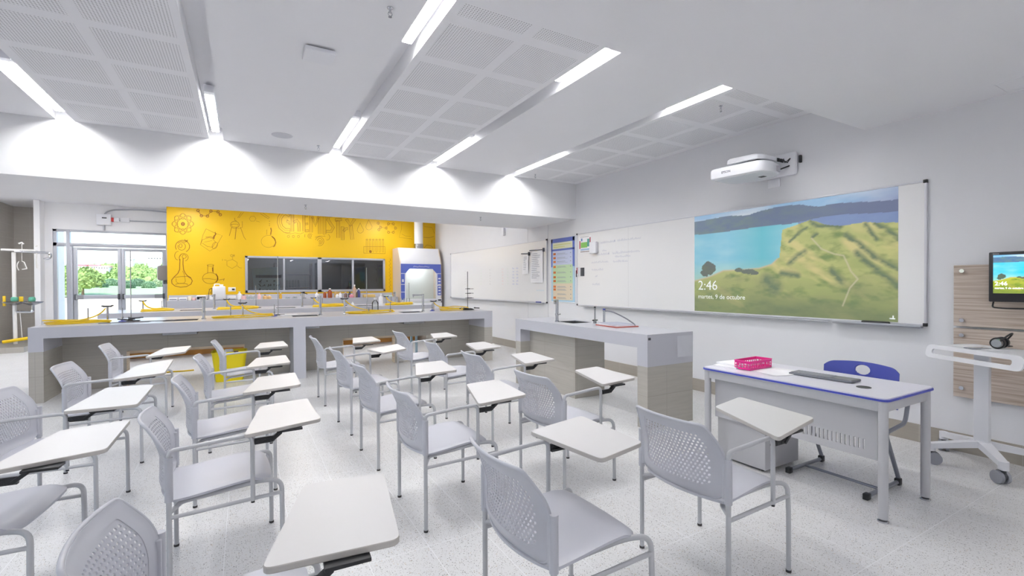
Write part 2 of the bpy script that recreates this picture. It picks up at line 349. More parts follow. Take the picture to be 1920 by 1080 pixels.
sprinkler(3.63, 7.47, BZ, 'sprinkler under the beam above the second whiteboard')
solo('access_hatch', MB().ring(rrect(4.95, 5.25, .9, 1.30, .002, 1), rrect(4.956, 5.244, .906, 1.294, .002, 1), -.003, 0).box(4.958, 5.242, .908, 1.292, -.0015, .0), CEILM, 'square hatch set in the front soffit at the upper right edge', 'hatch', loc=(0, 0, SZ), smooth=False)

# ------------------------------------------------------------------ yellow wall, its window and the dark store room behind
def bx(px, Y=YB): return onY(px, 500, Y).x
wm = MB(); xa, xb = .03, 3.70; za, zb = 1.25, 2.225
wm.box(-1.632, xa, YB, YB+.15, 0, RZ).box(xb, WX, YB, YB+.15, 0, RZ).box(xa, xb, YB, YB+.15, 0, za).box(xa, xb, YB, YB+.15, zb, RZ)
wy = struct('wall_back', wm, YELL, smooth=False)
struct('wall_back_return', MB().box(-1.632, -1.50, YB+.15, 16.6, 0, RZ), WHITE, smooth=False)
f = MB()
def vb(x0, x1, d=0): f.box(x0, x1, YB-.02+d, YB+.07, za, zb, .004)
vb(xa, xa+.06); vb(xb-.06, xb); vb(bx(595.3), bx(603)); f.box(xa, xb, YB-.02, YB+.07, za, za+.065, .004).box(xa, xb, YB-.02, YB+.07, zb-.055, zb, .004)
vb(bx(530.8), bx(534.2), .01); vb(bx(659.8), bx(663.4), .01)
wn = struct('window_1', f, ALU)
MB().box(xa+.06, xb-.06, YB+.03, YB+.036, za+.06, zb-.05).build('pane', DPANE, wn)
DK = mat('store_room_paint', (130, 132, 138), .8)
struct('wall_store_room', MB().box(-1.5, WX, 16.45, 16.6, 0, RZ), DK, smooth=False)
t = thing('store_cabinet', 'dark tall cabinet seen through the right half of the mural wall window', 'cabinet', (2.75, 16.2, 0))
MB().box(-.75, .75, -.25, .24, 0, 2.15, .01).build('body', DARKG, t); MB().box(-.72, -.01, -.27, -.25, .06, 2.1, .005).build('door', mat('dark_glass_door', (50, 54, 60), .15), t); MB().box(.01, .72, -.27, -.25, .06, 2.1, .005).build('door', mat('dark_glass_door_b', (46, 50, 56), .15), t)
t = thing('storage_rack', 'grey shelf rack with rods seen through the second pane of the mural wall window', 'shelf', (1.3, 15.7, 0))
for s in (-1, 1): MB().box(s*.5-.02, s*.5+.02, -.2, .2, 0, 2.1).build('upright', STEEL, t)
for z in (.5, 1.0, 1.35, 1.75): MB().box(-.5, .5, -.2, .2, z, z+.02).build('shelf', STEEL, t)
for k in range(6): solo('glass_cylinder', MB().lathe([(.02, 0), (.02, .22), (.022, .225)], seg=10), GLASS, 'tall glass cylinder in the row on the store room shelf', 'glass cylinder', 'glass cylinders on the store room shelf', loc=(1.05+.08*k, 15.66, 1.37))
t = thing('lab_banner', 'pale blue banner with dark scrawled lettering behind the leftmost window pane', 'banner', (.62, 15.2, 0))
R = Matrix.Rotation(math.radians(-6), 3, 'Y')
MB().box(-.33, .33, 0, .02, 0, 1.95, .003, rot=R).build('board', mat('banner_blue', (150, 176, 204), .6), t)
q = MB(); random.seed(3)
for r in range(5):
    for c in range(6):
        x0 = -.26+.09*c+.01*r; z0 = 1.0+.13*r
        if r == 4 and c % 2: continue
        q.stroke([(x0+random.uniform(-.03, .05), z0+random.uniform(-.04, .05)) for _ in range(5)], .018, lambda a, b, d: (a, -.003, b+.05))
q.box(-.33, .33, -.004, 0, 1.66, 1.74).build('lettering', mat('banner_ink', (22, 30, 52), .6), t)
# ------------------------------------------------------------------ the mural: ink line drawings on the yellow wall
inkw = MB()
def WF(a, b, d): return (a, YB-d, b)
def mp(pts, sx, sy, s): return [(lambda P: (P.x, P.z))(onY(sx+x/s, sy+y/s, YB)) for x, y in pts]
A1 = (310, 385, 6.352); A2 = (500, 395, 6.0)
def dr(pts, A=A1, w=.009): inkw.stroke(mp(pts, *A), w, WF)
def ell(cx, cy, rx, ry, a0=0, a1=360, n=26, rot=0):
    r = math.radians(rot); return [(cx+x*math.cos(r)-y*math.sin(r), cy+x*math.sin(r)+y*math.cos(r)) for x, y in [(rx*math.cos(math.radians(a0+(a1-a0)*k/n)), ry*math.sin(math.radians(a0+(a1-a0)*k/n))) for k in range(n+1)]]
# atom
for k in range(4): dr(ell(208, 222, 125, 62, rot=45*k), w=.007)
for k in range(8): dr(ell(208+98*math.cos(k*PI/4), 222+92*math.sin(k*PI/4), 34, 26, rot=45*k), w=.006)
dr(ell(210, 222, 20, 20), w=.014); dr(ell(210, 222, 11, 11), w=.02)
# zig-zag molecule
M1 = [(390, 62), (430, 124), (502, 128), (543, 70), (628, 78), (655, 112)]
dr(M1, w=.012)
for x, y in M1: dr(ell(x, y, 15, 14), w=.016)
# swirling smoke and the big flask
dr(ell(182, 482, 18, 22), w=.01); dr(ell(195, 490, 45, 45, -100, 200), w=.01); dr(ell(205, 490, 84, 72, 150, 420), w=.014); dr([(150, 452), (190, 430), (235, 440), (262, 420)], w=.012); dr([(228, 405), (245, 425), (268, 412), (262, 432), (245, 418)], w=.016)
dr(ell(225, 610, 24, 22), w=.01); dr(ell(220, 620, 52, 45, 180, 430), w=.01); dr(ell(150, 600, 38, 50, 90, 280), w=.01); dr([(170, 655), (165, 620), (190, 580), (230, 575)], w=.012)
dr([(175, 640), (172, 700), (170, 765), (150, 810), (108, 850), (75, 890), (78, 930), (115, 960), (180, 975), (250, 968), (305, 940), (322, 900), (300, 860), (262, 838), (235, 805), (218, 770), (210, 700), (212, 630)], w=.016)
dr([(110, 858), (180, 850), (262, 846), (300, 868)], w=.01); dr(ell(195, 945, 72, 15, 180, 360), w=.012); dr([(128, 872), (130, 910), (160, 932), (215, 932), (240, 905), (225, 820), (205, 780)], w=.008)
# tablet book with burner
dr([(485, 280), (450, 350), (418, 470), (530, 545), (600, 500), (678, 360), (600, 335), (485, 280)], w=.007); dr([(418, 470), (440, 410), (520, 385), (560, 395), (600, 440), (560, 500), (500, 490), (440, 450)], w=.008)
dr([(575, 400), (572, 372), (598, 345), (592, 315), (604, 340), (585, 372), (578, 402)], w=.016); dr(ell(590, 478, 28, 42, rot=30), w=.008); dr([(460, 440), (560, 420)], w=.006); dr([(480, 380), (545, 375), (580, 395)], w=.012)
# burner stand with legs
dr(ell(828, 232, 52, 42), w=.009); dr([(785, 225), (870, 225), (850, 262), (800, 258), (785, 225)], w=.008); dr([(790, 262), (762, 365)], w=.01); dr([(845, 262), (830, 405)], w=.012); dr([(895, 262), (935, 375), (960, 410)], w=.009); dr([(878, 150), (930, 85)], w=.007); dr([(862, 150), (905, 85)], w=.007); dr([(915, 190), (918, 262), (860, 280)], w=.007); dr([(825, 150), (828, 180), (850, 185)], w=.01)
dr(ell(1040, 160, 40, 34, n=6), w=.006); dr([(1080, 185), (1125, 200)], w=.006)
# round flask with dripping pipette
dr([(1130, 98), (1225, 160)], w=.008); dr([(1160, 92), (1240, 148), (1225, 160)], w=.008)
for y in (185, 215, 235): dr([(1240, y), (1240, y+10)], w=.012)
dr(ell(1228, 430, 86, 72), w=.006); dr([(1208, 350), (1208, 290)], w=.006); dr([(1256, 268), (1262, 300), (1254, 352)], w=.022); dr([(1268, 370), (1300, 400), (1316, 440), (1300, 485), (1285, 495)], w=.02)
# small flask, ring formula, erlenmeyer
dr(ell(535, 868, 92, 66), w=.009); dr([(505, 712), (505, 810)], w=.008); dr([(570, 712), (570, 806)], w=.009); dr(ell(538, 714, 40, 10), w=.008); dr([(563, 740), (566, 790)], w=.024); dr([(450, 876), (520, 872), (590, 885), (630, 872)], w=.008); dr([(602, 815), (622, 850), (625, 885), (600, 918)], w=.022); dr([(640, 890), (690, 880), (702, 870), (694, 900)], w=.012)
dr([(800, 645), (858, 682), (850, 720), (795, 752), (735, 720), (732, 665), (800, 645), (800, 610)], w=.007); dr([(858, 720), (885, 745), (910, 745)], w=.007); dr([(732, 655), (700, 650)], w=.007); dr(ell(790, 598, 14, 12), w=.007); dr([(812, 586), (812, 612)], w=.007); dr([(822, 586), (822, 612)], w=.007); dr([(812, 599), (822, 599)], w=.007); dr([(680, 640), (680, 660)], w=.007); dr([(515, 1000), (580, 985)], w=.008); dr([(512, 1060), (520, 1030), (540, 1030), (530, 1060)], w=.012)
# CHEMISTRY in hand-drawn double outlines (the tops run up behind the beam)
def band(pts, hw, A=A2, w=.011):
    P = [Vector(p) for p in pts]; L, R_ = [], []
    for i, p in enumerate(P):
        t = (P[min(i+1, len(P)-1)]-P[max(i-1, 0)]); t.normalize(); q = Vector((-t.y, t.x))*hw; L.append(tuple(p+q)); R_.append(tuple(p-q))
    dr(L + R_[::-1] + [L[0]], A, w); dr([tuple(p) for p in P], A, w*.6)
band([(262, 50), (215, 22), (175, 40), (148, 80), (142, 130), (160, 185), (205, 222), (262, 226)], 24); dr(ell(240, 125, 14, 14), A2, .008); dr(ell(255, 150, 8, 8), A2, .008); dr(ell(232, 108, 6, 6), A2, .008)
band([(290, 20), (290, 234)], 15); band([(306, 130), (340, 110), (360, 140), (364, 232)], 14)
band([(418, 20), (420, 232)], 13); band([(430, 60), (462, 60)], 10); band([(432, 150), (465, 146)], 10); band([(432, 228), (472, 226)], 12)
band([(500, 20), (500, 245)], 16); band([(515, 70), (548, 170), (582, 70)], 12); band([(594, 20), (596, 262)], 15)
band([(650, 20), (650, 265)], 16)
band([(735, 60), (700, 60), (690, 100), (720, 150), (750, 190), (725, 235), (672, 232)], 14)
band([(770, 104), (845, 98)], 14); band([(802, 112), (806, 305)], 17)
band([(852, 180), (856, 330)], 16); band([(866, 232), (885, 205), (912, 202)], 13)
band([(898, 95), (942, 165), (990, 92)], 15); band([(944, 160), (964, 325)], 17)
for x in (245, 300, 358): dr(ell(x, 290, 12, 13), A2, .008)
dr(ell(490, 285, 26, 26, 60, 330), A2); dr(ell(490, 285, 12, 12), A2); dr(ell(595, 345, 48, 50, -160, 110), A2); dr(ell(598, 345, 28, 32, -170, 120), A2); dr(ell(600, 350, 10, 14), A2); dr([(545, 300), (600, 285), (660, 290), (640, 265)], A2); dr(ell(682, 298, 28, 32, -70, 110), A2); dr([(430, 265), (428, 300)], A2); dr([(210, 250), (260, 262), (320, 250), (380, 262), (420, 245)], A2, .007)
# drops, molecule ring, beaker, test tubes
for cx, cy in ((1052, 208), (1148, 172)): dr([(cx, cy-70), (cx-28, cy-10), (cx-34, cy+15), (cx-20, cy+40), (cx+5, cy+46), (cx+32, cy+30), (cx+38, cy+5), (cx+18, cy-30), (cx, cy-70)], A2, .008)
H6 = [(1370, 148), (1424, 148), (1450, 196), (1424, 244), (1372, 244), (1344, 196)]
dr(H6+[H6[0]], A2, .006); dr([(1344, 196), (1282, 188), (1254, 140)], A2, .006); dr([(1282, 188), (1260, 214)], A2, .006)
for x, y in H6+[(1282, 188), (1254, 140), (1262, 214)]: dr(ell(x, y, 12, 12), A2, .013)
dr([(1520, 140), (1515, 210), (1490, 300), (1640, 320)], A2, .006); dr([(1520, 262), (1560, 285), (1620, 290)], A2, .006); dr([(1765, 300), (1830, 305), (1880, 290)], A2, .01); dr([(1775, 180), (1860, 190), (1890, 260)], A2, .006); dr([(1770, 420), (1800, 385), (1850, 395), (1870, 420)], A2, .008)
dr([(1090, 404), (1332, 404)], A2, .008); dr([(1090, 478), (1332, 484)], A2, .008); dr([(1092, 404), (1092, 480)], A2, .008); dr([(1332, 404), (1332, 484)], A2, .008)
for k in range(6):
    x = 1120+36*k; dr([(x, 335), (x, 460), (x+8, 470), (x+16, 460), (x+16, 335)], A2, .007); dr(ell(x+8, 326, 10, 7), A2, .01)
dr(ell(1168, 460, 9, 9), A2, .03)
for k in range(9): dr([(1380+random.uniform(-10, 10), 540+40*k), (1395, 560+40*k), (1375, 575+40*k)], A2, .008)
inkw.build('mural_drawing', INK, wy, smooth=False)
# ------------------------------------------------------------------ glazed double door wall and the shower niche
hx = lambda px: onY(px, 500, YD).x
hz = lambda px, py: onY(px, py, YD).z
X0, X1 = hx(99), -1.5; ZT = hz(99, 429)
struct('wall_back_left', MB().box(hx(75), X0, YD, YD+.15, 0, RZ).box(X0, X1, YD, YD+.15, ZT, RZ), WHITE, smooth=False)
px0 = onY(64, 500, 14.9).x
struct('wall_pier', MB().box(px0, onY(75.5, 500, 14.9).x, 14.9, 16.6, 0, RZ), WHITE, smooth=False)
nx = onY(27, 500, 16.4).x
_nt = tile_mat('niche_tile', (196, 191, 184), (210, 205, 198), .65, .33, (216, 213, 208), .2)
struct('wall_niche_back', MB().box(nx, px0, 16.4, 16.55, 0, RZ), _nt, smooth=False); struct('wall_niche_left', MB().box(nx-.12, nx, 15.45, 16.55, 0, RZ), _nt, smooth=False)
struct('wall_niche_side', MB().box(-6, nx-.0, 15.3, 15.45, 0, RZ), WHITE, smooth=False)
struct('trim_2', MB().box(-6, px0, 14.25, 16.4, 0, .12, .004), TILE, smooth=False)
fm = MB(); zt2, zt1 = hz(200, 457), hz(200, 463.5); zb = .02
fm.box(X0, X0+.07, YD+.02, YD+.12, 0, ZT, .004).box(hx(124), hx(131), YD+.01, YD+.13, 0, ZT, .004).box(X0, X1, YD+.02, YD+.12, ZT-.05, ZT, .004).box(X0, X1, YD+.02, YD+.12, zt1, zt2, .004).box(hx(131), hx(136), YD+.01, YD+.12, 0, zt1, .004).box(hx(311), X1, YD, YD+.12, 0, ZT, .004)
d1 = struct('door_1', fm, ALU)
MB().box(X0+.07, hx(124), YD+.06, YD+.066, .05, zt1).box(X0+.07, hx(124), YD+.06, YD+.066, zt2, ZT-.05).box(hx(131), X1, YD+.06, YD+.066, zt2, ZT-.05).build('pane', PANE, d1)
def leaf(pa, pb, pc, pd, side):
    l = MB(); zt = hz(200, 465); zg = hz(200, 470); Y0, Y1 = YD+.03, YD+.09
    l.box(hx(pa), hx(pb), Y0, Y1, .02, zt, .004).box(hx(pc), hx(pd), Y0, Y1, .02, zt, .004).box(hx(pb), hx(pc), Y0, Y1, zg, zt, .004).box(hx(pb), hx(pc), Y0, Y1, .02, .25, .004)
    o = l.build('door_leaf', ALU, d1); MB().box(hx(pb), hx(pc), YD+.055, YD+.061, .25, zg).build('pane', PANE, o)
    zc = hz(200, 556.5); b = MB().box(hx(pb-3), hx(pc+3), YD-.07, YD-.01, zc-.05, zc+.05, .01); b.mi(1)
    b.box(hx(pb-4 if side < 0 else pc-14), hx(pb+14 if side < 0 else pc+4), YD-.074, YD-.008, zc-.054, zc+.054, .01).mi(2).box(hx(pb-4), hx(pb-1), YD-.08, YD+.03, zc-.07, zc+.07, .01).box(hx(pc+1), hx(pc+4), YD-.08, YD+.03, zc-.07, zc+.07, .01)
    p = b.build('panic_bar', [ALU, mat('bar_end_grey', (140, 142, 146), .4), DARKG], o); p['label'] = 'horizontal push bar with dark ends'
leaf(136.5, 144, 220, 227, -1); leaf(227.4, 234, 304, 311, 1)
# red and white boxes with conduit above the door
t = thing('emergency_call_box', 'white junction box with dark slot above the glass door', 'junction box', tuple(onY(196, 412, YD)))
MB().box(-.14, .14, -.10, 0, -.14, .13, .01).build('casing', WHITEP, t); MB().box(-.03, .06, -.104, -.098, .02, .05).build('slot', DARKG, t)
p = onY(214.5, 412.5, YD); solo('fire_alarm_box', MB().box(-.09, .0, -.07, 0, -.05, .05, .006).mi(1).box(0, .10, -.07, 0, -.05, .05, .006), [mat('alarm_red', (205, 60, 60), .4), WHITEP], 'small red and white alarm box beside the junction box above the door', 'alarm', loc=tuple(p))
p = onY(235, 413, YD); solo('conduit_box', MB().box(-.09, .09, -.06, 0, -.055, .055, .006), WHITEP, 'plain cream conduit box right of the red alarm box', 'junction box', loc=tuple(p))
a = lambda x, y: tuple(onY(x, y, YD-.03))
solo('electrical_conduit', MB().tube(fillet([a(196, 402), a(200, 397), a(212, 393.5), a(262, 393), a(320, 398.5)], .2, 5), .018, 8).tube([a(200, 412.5), a(312, 417)], .014, 8).tube([a(197, 417), a(195, 424), a(195, 432)], .018, 8), mat('conduit_grey', (178, 180, 186), .4, .3), 'grey metal conduit running along the wall above the glass door', 'conduit')
# emergency shower with eye-wash
SY = 14.5
P = lambda x, y, dy=0: onY(x, y, SY+dy)
t = thing('emergency_shower', 'white pipe emergency shower and double eye-wash with pull ring in the tiled niche', 'safety shower', (P(26, 640).x, SY, .12))
tm = mat('white_epoxy_pipe', (226, 224, 222), .35)
MB().tube([P(29, 645), P(27, 560), P(25.5, 473)], .035, 10).tube([P(2, 468), P(66, 470)], .025, 8).build('pipe', tm, t, world=True)
MB().tube(fillet([P(28, 471.5), P(66, 473), P(94, 474.5), P(95, 484), P(82, 486)], .06), .028, 8).tube(fillet([P(30, 585), P(62, 585), P(62, 571)], .05), .028, 8).build('pipe', CHROME, t, world=True)
for bxp in (27, 60):
    c = P(bxp, 568); MB().lathe([(.05, -.05), (.17, 0), (.20, .03), (.19, .03), (.05, -.03)], c.x, c.y, 20, c.z).build('wash_bowl', STEEL, t, world=True)
    MB().lathe([(.0, .0), (.06, .02), (.065, .07), (.05, .11), (.0, .12)], c.x, c.y, 12, c.z+.02).build('spray_head', mat('green_spray_cap%d' % bxp, (96, 176, 150), .4), t, world=True)
for q in ((5, 555, 11, 574), (36, 556, 44, 568)):
    a0 = P(q[0], q[1]); a1 = P(q[2], q[3]); MB().box(a0.x, a1.x, SY-.02, SY+.02, a1.z, a0.z, .008).build('push_handle', mat('yellow_handle%d' % q[0], (236, 196, 40), .4), t, world=True)
MB().tube([P(41, 456), P(41, 490)], .006, 6).tube([P(41, 490)+Vector((.09*math.sin(v)*(.35+.65*(k/12)), 0, -.18*(k/12))) for k, v in enumerate([0]+[1.2]*11+[0])], .012, 6).tube([P(41, 490)+Vector((-.05-.03*math.sin(k/12*3.1), 0, -.2*(k/12))) for k in range(13)], .012, 6).build('pull_ring', tm, t, world=True)
MB().tube([P(35, 457), P(41, 455), P(44, 458)], .02, 8).tube([P(66, 462), P(70, 460)], .02, 8).tube([P(69, 470), P(68, 490), P(70, 503)], .014, 8).tube([P(37, 582), P(42, 636)], .008, 6).build('control_rod', tm, t, world=True)
solo('yellow_floor_bar', MB().tube([P(5, 641.5, -.1), P(56, 633.5, -.1)], .035, 8), HOSE, 'yellow bar lying across the floor of the shower niche', 'bar')
t = thing('paper_towel_dispenser', 'grey rounded dispenser on the edge of the yellow wall by the glass door', 'dispenser', (-1.632, 14.75, 1.58))
MB().box(-.26, -.004, -.16, .16, 0, .38, .06).build('body', mat('smoke_grey_plastic', (128, 122, 120), .3), t); MB().box(-.14, -.05, -.08, .08, -.09, .0, .01).build('nozzle', DARKG, t)

# ------------------------------------------------------------------ tablet-arm chairs
def bsx(y, z):
    x = -.235 - .05*(1-(y/.25)**2)
    if z > .60: x -= .075*((z-.60)/.2)**1.6
    if z < .50: x += .02*((.50-z)/.05)**2
    return x
def backrest_mb():
    mb = MB()
    def P(y, z, o): return (bsx(y, z)+o, y, z)
    O = rpoly([(.249, .485), (.251, .695), (.206, .806), (-.206, .806), (-.251, .695), (-.249, .485), (-.19, .452), (.19, .452)], [.04, .035, .016, .016, .035, .04, .05, .05], 5)
    I = rpoly([(.196, .53), (.196, .685), (.158, .766), (-.158, .766), (-.196, .685), (-.196, .53), (-.15, .506), (.15, .506)], [.02, .025, .012, .012, .025, .02, .03, .03], 5)
    A, B = [], []
    for i in range(len(O)):
        j = (i+1) % len(O); n = 9 if math.dist(O[i], O[j]) > .03 else 1
        for k in range(n):
            t = k/n; A.append((O[i][0]*(1-t)+O[j][0]*t, O[i][1]*(1-t)+O[j][1]*t)); B.append((I[i][0]*(1-t)+I[j][0]*t, I[i][1]*(1-t)+I[j][1]*t))
    n = len(A); R = 4; vs = []
    for side in (.0045, -.0045):
        for k in range(R+1):
            t = k/R; vs += [P(A[i][0]*(1-t)+B[i][0]*t, A[i][1]*(1-t)+B[i][1]*t, side + (.004 if side > 0 and k in (0,) else 0)) for i in range(n)]
    fs = []; H = (R+1)*n
    for k in range(R):
        for i in range(n):
            j = (i+1) % n; fs.append((k*n+i, k*n+j, (k+1)*n+j, (k+1)*n+i)); fs.append((H+k*n+i, H+(k+1)*n+i, H+(k+1)*n+j, H+k*n+j))
    for i in range(n):
        j = (i+1) % n; fs.append((i, H+i, H+j, j)); fs.append((R*n+i, R*n+j, H+R*n+j, H+R*n+i))
    mb.add(vs, fs)
    mb.tube([P(a, b, .0) for a, b in A], .0075, 8, closed=True)
    # perforated field: staggered slanted oval holes
    cw, ch, hw, hh, sl = .0215, .0165, .0079, .0053, math.radians(-24)
    def inside(y, z, m=0): a = abs(y); return a < .186+m and .512-m < z < .760+m and (z-.678) < (.192+m-a)*2.1
    idx = {}; V = []; F = []
    def vid(y, z, o):
        k = (round(y*20000), round(z*20000), o)
        if k not in idx: idx[k] = len(V); V.append(P(y, z, .0022 if o else -.0022))
        return idx[k]
    for r in range(-1, 17):
        z0 = .505 + r*ch; z1 = z0+ch
        for c in range(-10, 11):
            yc = c*cw + (cw/2 if r % 2 else 0); zc = (z0+z1)/2
            if not inside(yc, zc, .022): continue
            y0, y1 = yc-cw/2, yc+cw/2
            bd = [(y0, z0), (y0+cw/4, z0), (yc, z0), (y1-cw/4, z0), (y1, z0), (y1, zc), (y1, z1), (y1-cw/4, z1), (yc, z1), (y0+cw/4, z1), (y0, z1), (y0, zc)]
            if not inside(yc, zc):
                for o in (0, 1): F.append(tuple(vid(a, b, o) for a, b in (bd if o else bd[::-1])))
                continue
            hl = []
            for (a, b) in bd:
                t = math.atan2((b-zc)/ch, (a-yc)/cw); ex, ez = hw*math.cos(t), hh*math.sin(t)
                hl.append((yc+ex*math.cos(sl)-ez*math.sin(sl)*.6, zc+ex*math.sin(sl)+ez*math.cos(sl)))
            m_ = len(bd)
            for k in range(m_):
                q = (k+1) % m_
                F.append((vid(*bd[k], 1), vid(*bd[q], 1), vid(*hl[q], 1), vid(*hl[k], 1))); F.append((vid(*bd[k], 0), vid(*hl[k], 0), vid(*hl[q], 0), vid(*bd[q], 0)))
                F.append((vid(*hl[k], 1), vid(*hl[q], 1), vid(*hl[q], 0), vid(*hl[k], 0)))
    mb.add(V, F)
    for s in (-1, 1):
        mb.cyl((-.235, s*.264, .452), (-.235, s*.264, .655), .0168, seg=14); mb.box(-.246, -.226, s*.236, s*.262, .47, .64, .004)
    return mb
def seat_mb():
    mb = MB(); nu, nv = 20, 24; top = []; 
    def S(u, v):
        y = u*.238*(1-.02*v); xr = -.235 - .05*(1-u*u) + .004; xf = .192 + .012*(1-u*u)
        if abs(u) > .8: xf -= .022*((abs(u)-.8)/.2)**2
        if abs(u) > .85: xr += .012*((abs(u)-.85)/.15)**2
        x = xr + (xf-xr)*v; z = .452 + .026*(3*min(v/.85, 1)**2-2*min(v/.85, 1)**3) - .016*(1-u*u)*math.sin(PI*min(1, v/.95))
        if v > .85: z -= .022*((v-.85)/.15)**2
        if abs(u) > .9: z -= .006*((abs(u)-.9)/.1)**2
        return x, y, z
    vs = []
    for o in (0, -.011):
        for j in range(nv+1):
            for i in range(nu+1):
                x, y, z = S(-1+2*i/nu, j/nv); vs.append((x, y, z+o))
    n1 = nu+1; H = n1*(nv+1); fs = []
    for j in range(nv):
        for i in range(nu):
            a = j*n1+i; fs.append((a, a+1, a+n1+1, a+n1)); fs.append((H+a, H+a+n1, H+a+n1+1, H+a+1))
    for i in range(nu): fs += [(i, H+i, H+i+1, i+1), (nv*n1+i, nv*n1+i+1, H+nv*n1+i+1, H+nv*n1+i)]
    for j in range(nv): fs += [(j*n1, (j+1)*n1, H+(j+1)*n1, H+j*n1), (j*n1+nu, H+j*n1+nu, H+(j+1)*n1+nu, (j+1)*n1+nu)]
    mb.add(vs, fs); return mb
def cap_mb(x, y): return MB().cyl((x, y, 0), (x, y, .012), .0132, seg=12)
LEGM = {}
def chair_meshes(left):
    s = 1 if left else -1; d = {}
    tr = .0115
    for nm, y in (('l', .264), ('r', -.264)):
        d['rear'+nm] = MB().cyl((-.235, y, .008), (-.235, y, .46), tr, seg=12)
        yi = y*.80
        d['front'+nm] = MB().tube(fillet([(.238, y, .008), (.237, y, .30), (.236, y*.98, .448), (.14, y*.84, .450), (-.03, y*.72, .424), (-.19, y*.74, .415), (-.232, y*.99, .40)], [.01, .10, .05, .05, .02], 7), tr, 12)
        d['rail'+nm] = MB().cyl((-.235, y, .375), (.234, y, .384), .0095, seg=10)
        d['capr'+nm] = cap_mb(-.235, y); d['capf'+nm] = cap_mb(.238, y)
    y = s*.264
    d['arm'] = MB().tube(fillet([(-.235, y, .63), (-.235, y, .685), (.03, y, .700), (.105, y, .700), (.105, y, .372)], [.04, .05, .035, .045], 7), .0105, 12).mi(1).cyl((.105, y, .362), (.105, y, .375), .0085, seg=10)
    b = MB().box(.113, .205, y-.011, y+.011, .655, .680, .003).box(.113, .20, y+s*-.002, y-s*.02, .648, .660, .002)
    R = Matrix.Rotation(math.radians(-38), 3, 'Y'); b.box(.185, .245, y-.016, y+.016, .660, .676, .003, rot=R, piv=(.2, y, .668))
    b.box(.215, .335, y-s*.05, y+s*.02, .694, .7055, .002).cyl((.128, y-.013, .665), (.128, y+.013, .665), .007, seg=8).cyl((.16, y-.013, .665), (.16, y+.013, .665), .007, seg=8)
    d['bracket'] = b; return d
SEATO = BACKO = None
def make_chair(left, tablet_poly):
    global SEATO, BACKO
    t = thing('tablet_arm_chair', None, 'chair')
    if SEATO is None:
        SEATO = seat_mb().build('seat', SEATP, t, ang=50); BACKO = backrest_mb().build('backrest', PLAST, t, ang=50)
    else:
        for q in (SEATO, BACKO): c = q.copy(); COL.objects.link(c); c.parent = t
    key = bool(left)
    if key not in LEGM:
        d = chair_meshes(left); L = {}
        for nm in 'lr':
            a = d['rear'+nm].build('leg', TUBE, t, ang=60); L['rear'+nm] = a; d['capr'+nm].build('foot_cap', RUBBER, a)
            a = d['front'+nm].build('leg', TUBE, t, ang=60); L['front'+nm] = a; d['capf'+nm].build('foot_cap', RUBBER, a)
            L['rail'+nm] = d['rail'+nm].build('side_rail', TUBE, t, ang=60)
        L['arm'] = d['arm'].build('armrest', [TUBE, BLACK], t, ang=60); L['br'] = d['bracket'].build('tablet_bracket', BLACK, t)
        L['br']['label'] = 'black folding bracket'
        LEGM[key] = list(L.values())
    else:
        for q in LEGM[key]: dup(q, t)
    pl = rpoly(tablet_poly, .03, 5); n = len(pl); mb = MB(); cx = sum(p[0] for p in pl)/n; cy = sum(p[1] for p in pl)/n
    ins = [(cx+(p[0]-cx)*.993, cy+(p[1]-cy)*.993) for p in pl]
    mb.add([(*p, .725) for p in ins], [tuple(range(n))])
    vs = [(*p, .725) for p in ins] + [(*p, .7225) for p in pl] + [(*p, .7085) for p in pl] + [(*p, .706) for p in ins]
    mb.mi(1).add(vs, [(k*n+i, (k+1)*n+i, (k+1)*n+(i+1) % n, k*n+(i+1) % n) for k in range(3) for i in range(n)] + [tuple(3*n+i for i in range(n))[::-1]])
    tb = mb.build('writing_tablet', [LAMIN, LEDGE], t, ang=25); tb['label'] = 'white writing tablet'
    return t
def rot2(p, a): return (p[0]*math.cos(a)-p[1]*math.sin(a), p[0]*math.sin(a)+p[1]*math.cos(a))
STDT = [(.10, -.29), (.27, .27), (.545, .305), (.48, -.23)]
